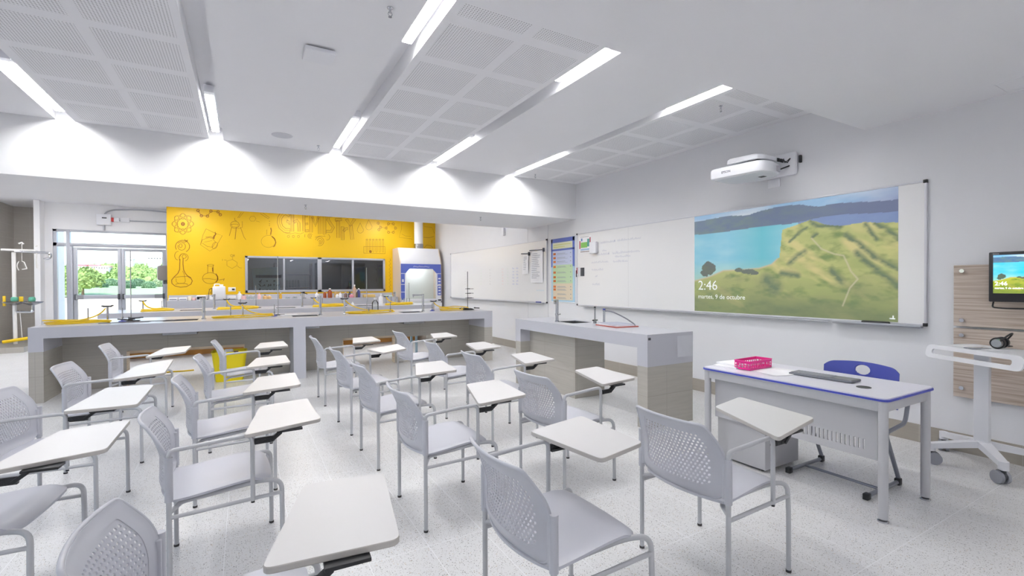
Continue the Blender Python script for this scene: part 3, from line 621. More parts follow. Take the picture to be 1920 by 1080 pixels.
CH = [  # x, y, turn (deg), tablet corners seen in the room, left handed, label
 (2.121, 1.616, .2, [(1459.8,821),(1339.5,762),(1386.8,743.7),(1527.9,783.1)], 0, 'light grey tablet-arm chair directly in front of the teacher desk, overlapping its drawer pedestal'),
 (1.154, 1.598, .4, [(992,808),(1128,861),(1206,829),(1090,779)], 1, 'light grey chair in the foreground centre, arm and tablet on its far side'),
 (1.147, 2.898, .4, None, 0, 'light grey tablet-arm chair just behind the foreground chair whose arm is on its far side'),
 (1.125, 3.965, 2.1, None, 0, 'light grey tablet-arm chair third from the lab bench in the middle row'),
 (1.107, 4.966, 3.5, [(687.5,654.7),(719,661.5),(762.5,653.3),(745,644.7)], 1, 'light grey chair second from the lab bench, its pointed tablet on the far side'),
 (1.063, 6.249, 1.0, None, 0, 'light grey tablet-arm chair just in front of the grey centre leg of the lab bench'),
 (2.137, 6.329, 3.2, None, 0, 'light grey tablet-arm chair nearest the lab bench, backrest against its right floor opening'),
 (2.125, 5.007, -.7, None, 0, 'light grey tablet-arm chair one place nearer than the chair before the right bench opening'),
 (2.150, 3.985, .2, None, 0, 'light grey tablet-arm chair whose tablet overlaps the far leg of the sink bench'),
 (2.104, 2.876, 3.6, None, 0, 'light grey tablet-arm chair whose tablet stands before the gap of the sink bench'),
 (.035, 6.352, 1.8, None, 0, 'light grey tablet-arm chair standing right in front of the yellow bin'),
 (-.035, 5.087, .6, None, 0, 'light grey tablet-arm chair one place nearer than the one hiding the yellow bin'),
 (-.070, 3.964, 3.3, None, 0, 'light grey tablet-arm chair two places nearer than the one hiding the yellow bin'),
 (-.089, 2.941, 3.1, None, 0, 'light grey tablet-arm chair at left foreground with its whole broad seat showing'),
 (-.023, 1.602, -3, [(488,1068),(570,908),(720,886),(751,1010)], 0, 'nearest light grey chair at the bottom left, with the largest white tablet'),
 (-.986, 3.967, -6.6, [(116,771.7),(200,726.4),(289.4,720.8),(257,758)], 0, 'light grey tablet-arm chair whose backrest touches the left edge of the picture'),
 (-.963, 5.114, -2.8, [(210.7,711.8),(259,684),(325.5,673),(308.6,699)], 0, 'light grey tablet-arm chair in the far left row, just right of the bench end pillar'),
 (-.990, 6.622, .2, [(272,669.3),(307.6,652.4),(359,648),(347,659.4)], 0, 'light grey tablet-arm chair in the far left row, nearest to the lab bench'),
 (-.978, 2.92, -5.5, None, 0, 'light grey chair at the lower left edge, only seat, front legs and tablet showing'),
]
TFIT = {2: (-.021, -.043, -.004), 3: (-.039, -.040, -.052), 5: (-.022, .083, .085), 6: (-.027, -.012, -.033), 7: (-.025, -.020, .080), 8: (-.036, -.042, .008), 9: (.030, .018, -.066),
        10: (-.088, .026, .123), 11: (-.096, -.060, .119), 12: (-.079, -.043, .05), 13: (-.064, -.055, .095), 18: (-.06, -.05, .22)}
for i, (x, y, dg, px, left, lab) in enumerate(CH):
    a = math.radians(dg)
    if px is None:
        tx, ty, ta = TFIT[i]; poly = [(rot2(p, ta)[0]+tx, rot2(p, ta)[1]+ty) for p in STDT]
    else: poly = [rot2((onZ(*q, .725).x-x, onZ(*q, .725).y-y), -a) for q in px]
    c = make_chair(left, poly); c.location = (x, y, 0); c.rotation_euler = (0, 0, a); tag(c, lab, 'chair', 'tablet-arm chairs in the classroom')

# ------------------------------------------------------------------ lab benches
def slab_with_sinks(mb, x0, x1, y0, y1, z0, z1, sinks):
    """worktop as one slab with real rectangular sink openings"""
    sy0, sy1 = sinks[0][2], sinks[0][3]
    mb.box(x0, x1, y0, sy0, z0, z1).box(x0, x1, sy1, y1, z0, z1); x = x0
    for s in sorted(sinks): mb.box(x, s[0], sy0, sy1, z0, z1); x = s[1]
    mb.box(x, x1, sy0, sy1, z0, z1)
def basin(parent, s, z, d=.20):
    b = MB(); x0, x1, y0, y1 = s; g = .004
    b.box(x0+g, x1-g, y0+g, y1-g, z-d, z-d+.006).box(x0, x0+g, y0, y1, z-d, z-.004).box(x1-g, x1, y0, y1, z-d, z-.004).box(x0, x1, y0, y0+g, z-d, z-.004).box(x0, x1, y1-g, y1, z-d, z-.004).cyl(((x0+x1)/2, (y0+y1)/2, z-d+.006), ((x0+x1)/2, (y0+y1)/2, z-d+.01), .03)
    o = b.build('sink_basin', STEEL, parent, world=True); o['label'] = 'steel sink basin sunk in the worktop'; return o
def bench(name, lab, X0, X1, Y0, Y1, zt, sinks, legs, panelY, openings, loc):
    t = thing(name, lab, 'lab bench', loc)
    m = MB(); slab_with_sinks(m, X0, X1, Y0, Y1, zt-.14, zt, sinks)
    m.build('worktop', QUARTZ, t, smooth=False, world=True)
    for s in sinks: basin(t, s, zt)
    for i, (a, b, top) in enumerate(legs):
        # upper, worktop-coloured part and the tiled lower part of each leg wall
        MB().box(a, b, Y0, panelY, zt-.305 if top else 0, zt-.14).build('leg_cladding', QUARTZ, t, smooth=False, world=True)
        if top: MB().box(a+.002, b-.002, Y0+.002, panelY, 0, zt-.305).build('leg', TILE, t, smooth=False, world=True)
    pm = MB(); x = X0+.004
    for (a, b, h) in openings: pm.box(x, a, panelY, panelY+.14, 0, zt-.14).box(a, b, panelY, panelY+.14, h, zt-.14); x = b
    pm.box(x, X1-.004, panelY, panelY+.14, 0, zt-.14)
    pm.build('tiled_back_panel', TILE, t, smooth=False, world=True)
    return t
B1 = .94
s1 = [(-1.02, -.60, 8.28, 8.66), (.68, 1.08, 8.28, 8.66), (2.48, 2.88, 8.28, 8.66)]
b1 = bench('lab_bench', 'long front lab bench, grey worktop on tiled legs, running across the room behind the chairs', -2.31, 4.10, 7.95, 9.45, B1, s1,
      [(-2.31, -2.17, 1), (.655, .83, 0), (3.93, 4.10, 1)], 8.65, [(-1.48, .0, .505), (1.50, 2.42, .505), (2.58, 3.30, .47)], (1, 8.6, 0))
for (a, b, h) in ((-1.48, 0, .505), (1.5, 2.42, .505)):
    o = MB().box(a-.001, a+.012, 8.648, 8.792, 0, h).box(b-.012, b+.001, 8.648, 8.792, 0, h).box(a, b, 8.648, 8.792, h-.012, h+.001).build('opening_trim', PLY, b1, smooth=False, world=True); o['label'] = 'pale wooden edging of the floor opening'
s2 = [(-1.15, -.72, 11.55, 11.95), (.62, 1.02, 11.55, 11.95), (2.35, 2.75, 11.55, 11.95)]
b2 = bench('lab_bench', 'second lab bench, parallel and just behind the front one, pale worktop', -2.33, 4.10, 11.2, 12.7, B1, s2, [(-2.33, -2.19, 1), (.655, .83, 0), (3.93, 4.10, 1)], 11.9, [], (1, 11.9, 0))
o = MB().box(-2.2, 3.93, 11.875, 11.899, .0, .10).build('panel_foot_strip', mat('orange_foot_strip', (206, 146, 74), .4), b2, smooth=False, world=True); o['label'] = 'orange strip along the panel foot'  # orange strip along the foot of the tiled panel
MB().box(-2.2, 3.93, 11.883, 11.899, .10, .22).build('panel_foot_strip', PLY, b2, smooth=False, world=True)
CT = 1.09
t = thing('wall_counter', 'grey counter along the yellow mural wall, crowded with lab supplies', 'counter', (1.2, 13.9, 0))
MB().box(-1.60, 3.9, 13.55, 14.205, CT-.18, CT).build('worktop', QUARTZ, t, smooth=False, world=True)
MB().box(-1.60, 3.9, 14.17, 14.205, CT, CT+.12).build('backsplash', QUARTZ, t, smooth=False, world=True)
MB().box(-1.58, 3.9, 13.62, 14.2, 0, CT-.18).build('base', QUARTZ, t, smooth=False, world=True)
# faucets
def faucet(x, y, z, lab, h=.30, sp=.05):
    t = thing('lab_faucet', lab, 'faucet', (x, y, z), group='tall lab faucets')
    MB().lathe([(.030, 0), (.030, .012), (.021, .02), (.021, h)], seg=18).cyl((0, 0, h-.02), (-sp, 0, h-.02), .014, seg=10).cyl((-sp+.01, 0, h-.06), (-sp+.01, 0, h-.012), .012, seg=10).build('spout', CHROME, t)
    MB().cyl((0, 0, h*.33), (0, -.07, h*.36), .008, seg=8).cyl((0, 0, h*.30), (0, 0, h*.38), .026, seg=14).build('lever', CHROME, t)
for x, lab in ((-.533, 'front bench faucet by the left sink, in front of the yellow wall'), (1.118, 'front bench faucet by the middle sink, above the grey centre leg'), (2.92, 'front bench faucet by the right sink, in front of the fume hood')):
    faucet(x, 8.50, B1, 'tall chrome ' + lab, .33, .2 if x > 2 else .05)
for px, lab in ((402, 'left'), (566.5, 'middle'), (741, 'right')):
    faucet(onY(px, 570, 12.02).x, 12.02, B1, 'tall chrome faucet at the %s sink of the second bench' % lab, .32)
# gas points with burners and yellow hoses
def gas_tap(x, y, z, lab, h=.20, turn=0):
    t = thing('gas_tap', lab, 'gas tap', (x, y, z), turn, 'gas taps on the lab benches')
    MB().lathe([(.028, 0), (.028, .01), (.014, .018), (.014, h)], seg=14).build('column', CHROME, t)
    MB().box(-.05, .05, -.012, .012, h-.004, h+.018, .004).box(.04, .065, -.02, .02, h+.008, h+.026, .003).box(-.065, -.04, -.02, .02, h+.004, h+.022, .003).build('valve', DARKG, t)
def burner(x, y, z, lab, h=.17):
    t = thing('bunsen_burner', lab, 'burner', (x, y, z), group='bunsen burners')
    MB().lathe([(.045, 0), (.045, .008), (.016, .022), (.016, .03)], seg=18).build('base', BLUEP, t)
    MB().cyl((0, 0, .02), (0, 0, h), .0075, seg=10).cyl((0, 0, .05), (0, 0, .075), .012, seg=10).build('barrel', STEEL, t)
def hose(x, y, z, rx, ry, turns, tail, lab, seed=0, a0=0, r=.009):
    rnd = random.Random(seed); pts = []; n = int(26*turns)
    for k in range(n+1):
        a = a0+2*PI*k/26; q = 1+.16*math.sin(k*.23+seed)+rnd.uniform(-.01, .01)
        pts.append((x+rx*q*math.cos(a), y+1.35*ry*q*math.sin(a), z+r+.022*(k/n)*turns*.6 + .012*(1+math.sin(k*.31+seed))*(k/n)))
    end = Vector(pts[-1]); tgt = Vector(tail); mid = Vector((tgt.x*.8+end.x*.2, tgt.y*.8+end.y*.2, z+.02))
    for k in range(1, 9): u = k/8; pts.append(tuple(end*(1-u)**2 + mid*2*u*(1-u) + tgt*u*u))
    o = solo('gas_hose', MB().tube(fillet(pts, .02, 2), r, 8), HOSE, lab, 'gas hose', 'coiled yellow gas hoses'); return o
gas_tap(-1.70, 8.72, B1, 'gas tap at the left end of the front bench, feeding the long flat hose coil', .21)
burner(-1.90, 8.66, B1, 'blue-based burner left of the leftmost gas tap on the front bench', .2)
burner(-1.50, 8.52, B1, 'burner just right of the leftmost gas tap on the front bench', .2)
hose(-1.93, 8.33, B1, .33, .13, 2.6, (-1.72, 8.70, B1+.19), 'yellow hose lying in a long flat coil at the left end of the front bench', 1, .6)
gas_tap(-.02, 8.83, B1, 'gas tap right of the left sink on the front bench', .21)
burner(-.19, 8.80, B1, 'burner between the left faucet and the gas tap on the front bench', .18)
hose(.03, 8.52, B1, .42, .10, 1.7, (-.03, 8.81, B1+.20), 'yellow hose in a stretched coil between the left faucet and the tall stand, front bench', 2, 2.4)
burner(.43, 8.62, B1, 'blue-based burner in front of the tall stand, front bench', .19)
gas_tap(1.50, 8.45, B1, 'gas tap right of the middle faucet on the front bench', .26)
hose(2.00, 8.55, B1, .42, .17, 1.6, (1.5, 8.45, B1+.26), 'yellow hose in a wide open loop at the middle right of the front bench', 3, 3.3)
burner(1.93, 8.55, B1, 'blue-based burner inside the wide hose loop on the front bench', .1)
burner(2.33, 8.60, B1, 'blue-based burner by the clear bottle on the front bench', .2)
gas_tap(3.22, 8.75, B1, 'gas tap at the right end of the front bench near the fume hood', .17)
burner(3.12, 8.55, B1, 'blue-based burner at the right end of the front bench', .15)
hose(3.55, 8.55, B1, .30, .12, 2.8, (3.22, 8.74, B1+.16), 'yellow hose in a thick coil at the right end of the front bench', 4, 2.8)
for px, hx0, hx1, sd, nm in ((268, 262, 322, 5, 'at the left end'), (425, 408, 482, 6, 'left of the middle'), (588, 590, 648, 7, 'right of the middle sink'), (724, 726, 776, 8, 'at the right end')):
    x = onY(px, 575, 11.75).x; gas_tap(x, 11.75, B1, 'gas tap on the second bench, %s' % nm, .2)
    a, b = onY(hx0, 575, 11.6).x, onY(hx1, 575, 11.6).x; hose((a+b)/2, 11.55, B1, (b-a)/2, .12, 1.8, (x, 11.74, B1+.2), 'yellow hose coil lying on the second bench, %s' % nm, sd, 2.8, .014)
    burner(x+.25, 12.2, B1, 'burner beside the hose on the second bench, %s' % nm, .2)
# retort stands
def stand(x, y, z, h, lab, base=(.20, .11), dark=True, clamps=0):
    t = thing('retort_stand', lab, 'retort stand', (x, y, z), group='retort stands')
    MB().box(-base[0]/2, base[0]/2, -base[1]/2, base[1]/2, 0, .014, .004).build('base_plate', DARKG, t)
    MB().cyl((0, 0, .012), (0, 0, h), .0065, seg=10).build('rod', STEEL if not clamps else mat('dark_steel_rod', (90, 92, 96), .35, .8), t)
    for k in range(clamps):
        zz = h*(.55-.12*k); c = MB().box(-.012, .05+.02*k, -.008, .008, zz-.008, zz+.008, .003).tube([(.09+.035*math.cos(a), .035*math.sin(a), zz) for a in [2*PI*j/16 for j in range(16)]], .004, 6, closed=True).cyl((-.05, 0, zz), (0, 0, zz), .005, seg=6)
        c.build('ring_clamp', BLACK, t)
stand(-1.42, 8.62, B1, 1.02, 'very tall thin stand at the left of the front bench, before the glass door')
stand(.50, 8.90, B1, 1.0, 'tall bright stand on the front bench before the leftmost window pane')
stand(2.02, 9.10, B1, .83, 'tall stand on the front bench before the rightmost window pane')
stand(3.86, 8.55, B1, .76, 'dark stand with three ring clamps at the right end of the front bench', (.22, .14), clamps=3)
for px, h, nm in ((312, .55, 'at its left end'), (480, .50, 'in line with the leftmost pane'), (642, .30, 'small one by the third pane'), (767, .55, 'in front of the fume hood')):
    stand(onY(px, 570, 12.0).x, 12.0, B1, h, 'thin stand on the second bench, %s' % nm)
t = thing('clamp_pile', 'heap of dark clamps and tongs at the foot of the leftmost tall stand', 'clamps', (-1.42, 8.5, B1))
random.seed(11)
for k in range(7):
    a = random.uniform(0, PI); x, y = random.uniform(-.09, .09), random.uniform(-.05, .02); MB().cyl((x-.07*math.cos(a), y-.05*math.sin(a), .018+.006*k), (x+.07*math.cos(a), y+.05*math.sin(a), .02+.007*k), .008, seg=6).build('clamp', DARKG, t)
t = thing('clamp_pile', 'heap of dark clamps around the foot of the three-ring stand', 'clamps', (3.80, 8.42, B1))
for k in range(9):
    a = random.uniform(0, PI); x, y = random.uniform(-.17, .2), random.uniform(-.06, .02); MB().cyl((x-.06*math.cos(a), y-.05*math.sin(a), .018+.003*k), (x+.06*math.cos(a), y+.05*math.sin(a), .02+.004*k), .009, seg=6).build('clamp', BLACK, t)
for x, y, lab in ((-1.42, 8.22, 'long white tongs lying near the left sink, front bench'), (-1.15, 8.30, 'second white rod lying right of the leftmost stand, front bench')):
    solo('lab_tongs', MB().tube([(-.28, 0, .008), (0, .01, .01), (.25, .03, .008), (.29, .06, .012)], .006, 6), mat('tongs_grey', (150, 148, 150), .35, .6), lab, 'tongs', loc=(x, y, B1))
solo('ceramic_tile', MB().box(-.13, .13, -.08, .08, 0, .012, .003), WHITEP, 'white ceramic tile beside the tall bright stand, front bench', 'tile', loc=(.66, 8.72, B1), rz=.1)
# bottles
def bottle(px, py0, py1, Y, z, w, m, lab, capm=None, cat='bottle', shape='round', group=None):
    x = onY(px, (py0+py1)/2, Y).x; s = onY(px, py0, Y).z-onY(px, py1, Y).z; r = w/2/FPX*onY(px, py0, Y).dot(_F)
    t = thing('reagent_bottle' if cat == 'bottle' else cat.replace(' ', '_'), lab, cat, (x, Y, z), group=group); h = s
    prof = [(r*.96, 0), (r, .01), (r, h*.62), (r*.85, h*.70), (r*.38, h*.80), (r*.38, h*.88)]
    MB().lathe(prof, seg=16).build('body', m, t); MB().lathe([(r*.46, h*.87), (r*.46, h)], seg=12).build('cap', capm or WHITEP, t)
bottle(703.5, 557, 583, 8.98, B1, 12, PANE, 'clear wash bottle near the blue burner on the front bench', WHITEP)
bottle(714, 549, 571, 11.6, B1, 8, WHITEP, 'slim white plastic bottle on the second bench, right of the clear bottle')
bottle(661, 563, 571, 11.6, B1, 5, WHITEP, 'tiny white bottle on the second bench left of the tall stand')
for px, nm in ((757, 'leftmost'), (762, 'second'), (767, 'third'), (772, 'rightmost')):
    p = onY(px, 570, 11.9); solo('test_tube', MB().lathe([(.0, 0), (.012, .006), (.014, .14), (.016, .145)], seg=10), GLASS, '%s of four glass tubes standing before the fume hood, second bench' % nm, 'test tube', 'glass tubes before the fume hood', loc=(p.x, 12.1, B1))
# crowded counter along the mural wall
cY = 13.78
AMB = mat('amber_glass', (150, 70, 36), .2); PNK = mat('pinkish_plastic', (232, 190, 190), .5); TAN = mat('tan_card', (222, 184, 130), .7); BLU = mat('light_blue_plastic', (150, 190, 220), .4)
def cbox(px0, px1, py, h, m, name, lab, cat, Y=cY, extra=None):
    a, b = onY(px0, 555, Y).x, onY(px1, 555, Y).x; t = thing(name, lab, cat, ((a+b)/2, Y, CT)); w = (b-a)/2
    MB().box(-w, w, -.12, .12, 0, h, .01).build('body', m, t)
    if extra: extra(t, w, h)
    return t
def tray(t, w, h): MB().box(-w*.85, w*.85, -.10, .10, h-.004, h+.003).build('inset', DARKG, t)
cbox(317, 334, 560, .07, WHITEP, 'white_tray', 'leftmost white tray on the counter below the mural flask', 'tray', extra=lambda t, w, h: MB().box(-w*.8, w*.8, -.125, -.118, .02, .04).build('label_slot', mat('slot_grey', (130, 134, 150), .5), t))
cbox(336, 352, 560, .07, WHITEP, 'white_tray', 'second white tray on the counter, right of the leftmost one', 'tray', extra=lambda t, w, h: MB().box(-w*.8, w*.8, -.125, -.118, .02, .04).build('label_slot', mat('slot_grey2', (130, 134, 150), .5), t))
cbox(353, 360, 560, .10, mat('cream_plastic', (232, 224, 206), .5), 'cream_box', 'cream box between the white trays and the digital balance', 'box')
cbox(361, 367, 560, .06, PNK, 'pink_box', 'small pink box left of the digital balance', 'box')
t = cbox(369, 387, 560, .12, WHITEP, 'digital_balance', 'digital balance with dark front panel on the counter', 'balance', extra=lambda t, w, h: MB().box(-w*.9, w*.9, -.13, -.11, .02, .09, .006).build('display', BLACK, t))
p = onY(392, 555, cY); solo('power_cable', MB().tube(fillet([(-.05, 0, .01), (-.02, 0, .02), (0, .1, .26), (.06, .12, .30), (.05, .05, .1), (.06, 0, .01)], .04), .006, 6), BLACK, 'thin black cable looping up beside the digital balance', 'cable', loc=(p.x, cY, CT))
cbox(394, 401, 560, .10, WHITEP, 'white_box', 'small white box left of the big jerrycan', 'box')
x = onY(411, 550, 13.65).x
t = thing('jerrycan', 'large white plastic jerrycan on the counter under the yellow wall', 'jerrycan', (x, 13.65, CT))
MB().box(-.135, .135, -.10, .10, 0, .34, .03).cyl((.06, 0, .33), (.06, 0, .385), .03).build('body', WHITEP, t); MB().tube(fillet([(-.10, 0, .33), (-.10, 0, .39), (.02, 0, .39), (.02, 0, .33)], .03), .014, 8).build('handle', WHITEP, t)
cbox(426, 442, 560, .10, WHITEP, 'hot_plate', 'flat white hot plate with dark foot right of the jerrycan', 'hot plate', extra=lambda t, w, h: MB().box(-w*.95, w*.95, -.125, -.115, .005, .02).build('foot_strip', BLACK, t))
p = onY(435, 542.5, YB); t = thing('wall_socket', 'white double socket with a dark plug on the yellow wall above the jerrycan', 'socket', (p.x, YB, p.z))
MB().box(-.085, .085, -.012, 0, -.055, .055, .006).build('plate', WHITEP, t); MB().box(.0, .06, -.03, -.012, -.02, .02, .004).build('plug', BLACK, t)
items = [(449, 545, 560, 7, WHITEP, 'white cone-topped wash bottle left of the window on the counter'), (457, 551, 560, 8, PNK, 'pinkish jar with dark lid below the window left corner'), (466, 553, 560, 6, GLASS, 'clear glass beaker jar below the leftmost pane'),
 (474, 553, 560, 7, GLASS, 'squat clear jar right of the glass beaker jar, leftmost pane'), (486, 549, 560, 6, PNK, 'small salmon-capped jar between the two tall rods'), (497, 552, 560, 8, TAN, 'amber filled jar below the leftmost pane'), (505, 553, 560, 7, TAN, 'second amber filled jar right of its twin'),
 (526, 548, 560, 5, mat('ochre_plastic', (206, 160, 60), .5), 'slim ochre bottle at the first window mullion'), (539, 556, 560, 8, GLASS, 'low glass dish jar under the second pane'), (553, 556, 560, 8, GLASS, 'low jar with pale lid under the second pane, right one'),
 (594, 549, 560, 6, WHITEP, 'pale jar at the centre window post'), (609, 546, 559, 6, AMB, 'dark amber bottle with white cap right of the centre post'), (618.5, 541, 559, 8, AMB, 'tall red-brown bottle with white label on the counter'), (632, 551, 558, 6, WHITEP, 'small white pot under the third pane'), (638, 548, 558, 6, WHITEP, 'square white pot beside the small white pot'),
 (648, 547, 557, 6, mat('brownish_jar', (120, 96, 92), .4), 'brown jar left in the dark cluster under the third pane'), (656, 546, 557, 6, mat('dark_jar', (70, 64, 70), .4), 'dark jar in the middle of the cluster under the third pane'), (664.5, 533, 557, 7, mat('clay_bottle', (190, 160, 140), .5), 'tall beige bottle with white cap before the last mullion'), (668, 545, 557, 6, mat('olive_jar', (92, 84, 70), .4), 'olive jar right of the tall beige bottle'), (672.5, 540, 557, 6, mat('navy_bottle', (60, 64, 120), .4), 'navy blue bottle under the rightmost pane'),
 (659, 551, 558, 8, mat('pink_tub', (226, 150, 170), .5), 'pink tub in front of the dark jars')]
for k, (px, a, b, wd, m, lab) in enumerate(items): bottle(px, a, b, 13.75 if k != 20 else 13.62, CT, wd, m, lab, capm=BLACK if k in (1, 5, 16) else PNK if k == 4 else None)
cbox(628, 633.5, 560, .17, mat('kraft_box', (206, 168, 104), .7), 'kraft_box', 'upright kraft carton seen against the third pane', 'box', Y=14.0)
cbox(681, 702, 560, .08, mat('straw_tray', (222, 190, 120), .6), 'straw_tray', 'straw coloured tray at the right end of the counter', 'tray', Y=13.7)
cbox(722, 734, 560, .05, mat('pale_green_tray', (200, 222, 214), .5), 'pale_green_tray', 'pale green tray beside the fume hood', 'tray', Y=13.9)
x = onY(570, 550, 13.75).x; t = thing('small_microscope', 'dark small instrument with arms under the second pane on the counter', 'instrument', (x, 13.75, CT)); MB().box(-.05, .05, -.05, .05, 0, .02, .004).cyl((0, 0, .02), (0, 0, .13), .01).build('stand', STEEL, t); MB().box(-.09, .09, -.012, .012, .13, .15, .004, rot=Matrix.Rotation(.3, 3, 'Y')).box(-.04, .02, -.02, .02, .14, .18, .006).build('head', BLACK, t)
# fume hood
HX0, HX1, HY0, HY1 = 3.93, 5.20, 13.42, 14.20
t = thing('fume_hood', 'white fume hood with blue surround and glass sash beside the right end of the mural', 'fume hood', (4.565, 13.8, 0))
side = [(HY1, .94), (HY1, 2.53), (HY0+.22, 2.53), (HY0+.02, 2.13), (HY0, 2.0), (HY0, .94)]
for x0 in (HX0, HX1-.03): MB().prism(side, x0, x0+.03, 'x').build('side_panel', mat('cream_side_panel', (222, 206, 190), .5), t, smooth=False, world=True)
MB().prism([(HY1, 2.0), (HY1, 2.53), (HY0+.22, 2.53), (HY0+.05, 2.20), (HY0, 2.06), (HY0, 2.04), (HY0+.02, 2.0)], HX0+.03, HX1-.03, 'x').build('canopy', WHITEP, t, world=True, ang=50)
bf = MB(); y = HY0-.012
bf.box(HX0+.02, HX1-.02, y, y+.03, 1.91, 2.05).prism([(HX0+.02, 1.78), (HX0+.16, 1.78), (HX0+.28, 1.91), (HX0+.02, 1.91)], y, y+.03, 'y').prism([(HX1-.02, 1.78), (HX1-.02, 1.91), (HX1-.28, 1.91), (HX1-.16, 1.78)], y, y+.03, 'y')
bf.box(HX0+.02, HX0+.13, y, y+.03, 1.46, 1.76).box(HX0+.02, HX0+.13, y, y+.03, 1.24, 1.44).box(HX0+.02, HX0+.13, y, y+.03, 1.0, 1.22).box(HX1-.13, HX1-.02, y, y+.03, 1.44, 1.76).box(HX1-.13, HX1-.02, y, y+.03, 1.12, 1.40)
bf.build('blue_surround', mat('hood_blue', (92, 110, 196), .4), t, world=True, smooth=False)
MB().box(HX0+.03, HX0+.17, HY0, HY0+.05, .98, 1.95).box(HX1-.17, HX1-.03, HY0, HY0+.05, .98, 1.95).box(HX0, HX1, HY0-.01, HY0+.06, .94, 1.02, .004).build('frame', WHITEP, t, world=True)
MB().box(HX0+.17, HX1-.17, HY0+.03, HY0+.035, 1.02, 1.92).build('sash_glass', PANE, t, world=True)
MB().box(HX0+.03, HX1-.03, HY1-.15, HY1-.12, .94, 2.0).box(HX0+.03, HX1-.03, HY0, HY1-.12, .90, .94).build('liner', mat('liner_grey', (226, 229, 226), .5), t, world=True, smooth=False)
MB().box(HX0, HX1, HY0-.02, HY1, 0, .90, .005).build('base_cabinet', WHITEP, t, world=True)
MB().box(HX0+.05, HX0+.10, y-.006, y, 1.52, 1.60).build('switch_panel', WHITEP, t, world=True)
for k in range(6): MB().box(HX1-.11, HX1-.04, y-.005, y, 1.15+.09*k, 1.19+.09*k).build('control_button', WHITEP, t, world=True)
MB().box(HX0+.35, HX1-.35, 13.75, 13.80, 1.96, 1.985).build('inner_lamp', mat('hood_lamp', (255, 255, 255), .5, emit=(1, 1, 1), es=18), t, world=True)
lg = MB()
for k in range(9): lg.stroke([(4.32+.055*k, 1.955+.02*(k % 2)), (4.345+.055*k, 1.995-.015*(k % 3)), (4.375+.055*k, 1.965)], .008, lambda a, b, d: (a, y-.002, b))
lg.build('maker_lettering', WHITEP, t, world=True, smooth=False)
MB().box(HX1-.12, HX1-.02, HY0-.016, HY0-.008, .955, .995).build('maker_plate', BLACK, t, world=True)
dx0, dx1 = onY(777, 440, 13.85).x, onY(792.5, 440, 13.85).x; dc = (dx0+dx1)/2; dr_ = (dx1-dx0)/2
t = thing('exhaust_duct', 'white round duct rising from the top of the fume hood to the ceiling', 'duct', (dc, 13.85, 2.53))
MB().lathe([(dr_, .14), (dr_, RZ-2.53)], seg=24).build('duct_pipe', mat('white_duct', (232, 232, 232), .4), t); MB().lathe([(dr_*1.08, 0), (dr_*1.08, .15), (dr_*.9, .15)], seg=24).build('collar', STEEL, t)
# yellow bin below the bench
t = thing('waste_bin', 'yellow plastic bin with black handles under the front bench, behind two chairs', 'bin', (-.2, 8.42, 0))
ring0 = rrect(-.18, .18, -.14, .14, .04, 4); ring1 = rrect(-.23, .23, -.18, .18, .06, 4); n = len(ring0)
b = MB(); b.add([(*p, .0) for p in ring0]+[(*p, .44) for p in ring1]+[(p[0]*.96, p[1]*.96, .44) for p in ring1]+[(p[0]*.94, p[1]*.94, .02) for p in ring0],
   [tuple(range(n))[::-1]]+[(k*n+i, k*n+(i+1) % n, (k+1)*n+(i+1) % n, (k+1)*n+i) for k in range(3) for i in range(n)]+[tuple(3*n+i for i in range(n))])
b.tube([(*p, .44) for p in ring1], .010, 6, closed=True).build('body', mat('yellow_bin_plastic', (226, 206, 10), .35), t)
MB().box(-.10, -.04, -.20, -.17, .42, .46, .008).box(.06, .12, -.20, -.17, .42, .46, .008).build('handle', mat('brown_handle', (96, 60, 30), .5), t)
MB().box(-.07, .05, -.10, .05, .38, .47, .02).build('liner_bag', PAPER, t)
solo('floor_hose', MB().tube([(-.2, 0, .012), (-.05, .03, .012), (.1, .0, .012), (.25, .02, .012)], .012, 8), HOSE, 'short yellow hose lying on the floor inside the left bench opening', 'hose', loc=(-1.0, 9.6, 0))
solo('stool_leg_frame', MB().box(-.02, .02, -.02, .02, 0, .5).box(-.02, .02, .3, .34, 0, .5).box(-.02, .02, 0, .32, .48, .5), mat('pale_blue_metal', (178, 206, 222), .4), 'pale blue metal leg frame seen through the right bench opening', 'stand', loc=(2.95, 9.0, 0))

# ------------------------------------------------------------------ teacher's sink bench
TB = (3.45, 4.11, 3.36, 5.95)
t = thing('sink_bench', 'short grey sink bench on tiled legs near the whiteboard wall, papers on top', 'lab bench', (3.78, 4.6, 0))
x0, x1, y0, y1 = TB; z = .94; sk = (3.66, 3.98, 4.84, 5.22)
m = MB(); m.box(x0, sk[0], y0, y1, z-.14, z).box(sk[1], x1, y0, y1, z-.14, z).box(sk[0], sk[1], y0, sk[2], z-.14, z).box(sk[0], sk[1], sk[3], y1, z-.14, z).build('worktop', QUARTZ, t, smooth=False, world=True)
basin(t, sk, z)
for a, b in ((y0, y0+.14), (y1-.14, y1)):
    MB().box(x0, x1, a, b, z-.32, z-.14).build('leg_cladding', QUARTZ, t, smooth=False, world=True); MB().box(x0+.002, x1-.002, a+.002, b-.002, 0, z-.32).build('leg', TILE, t, smooth=False, world=True)
MB().box(x0+.16, x1-.02, 4.74, y1-.14, 0, z-.14).build('tiled_pedestal', TILE, t, smooth=False, world=True)
MB().box(x0+.01, x0+.045, y0-.001, y0, z-.055, z-.03).box(x0+.01, x0+.045, y0-.0015, y0, z-.05, z-.04).build('label_mark', DARKG, t, world=True)
pap = MB(); N = 10; vs = [(3.87+.235*i/N, y0-.004-.0018*math.sin(i*.9+j*.6), .685+.22*j/N) for j in range(N+1) for i in range(N+1)]
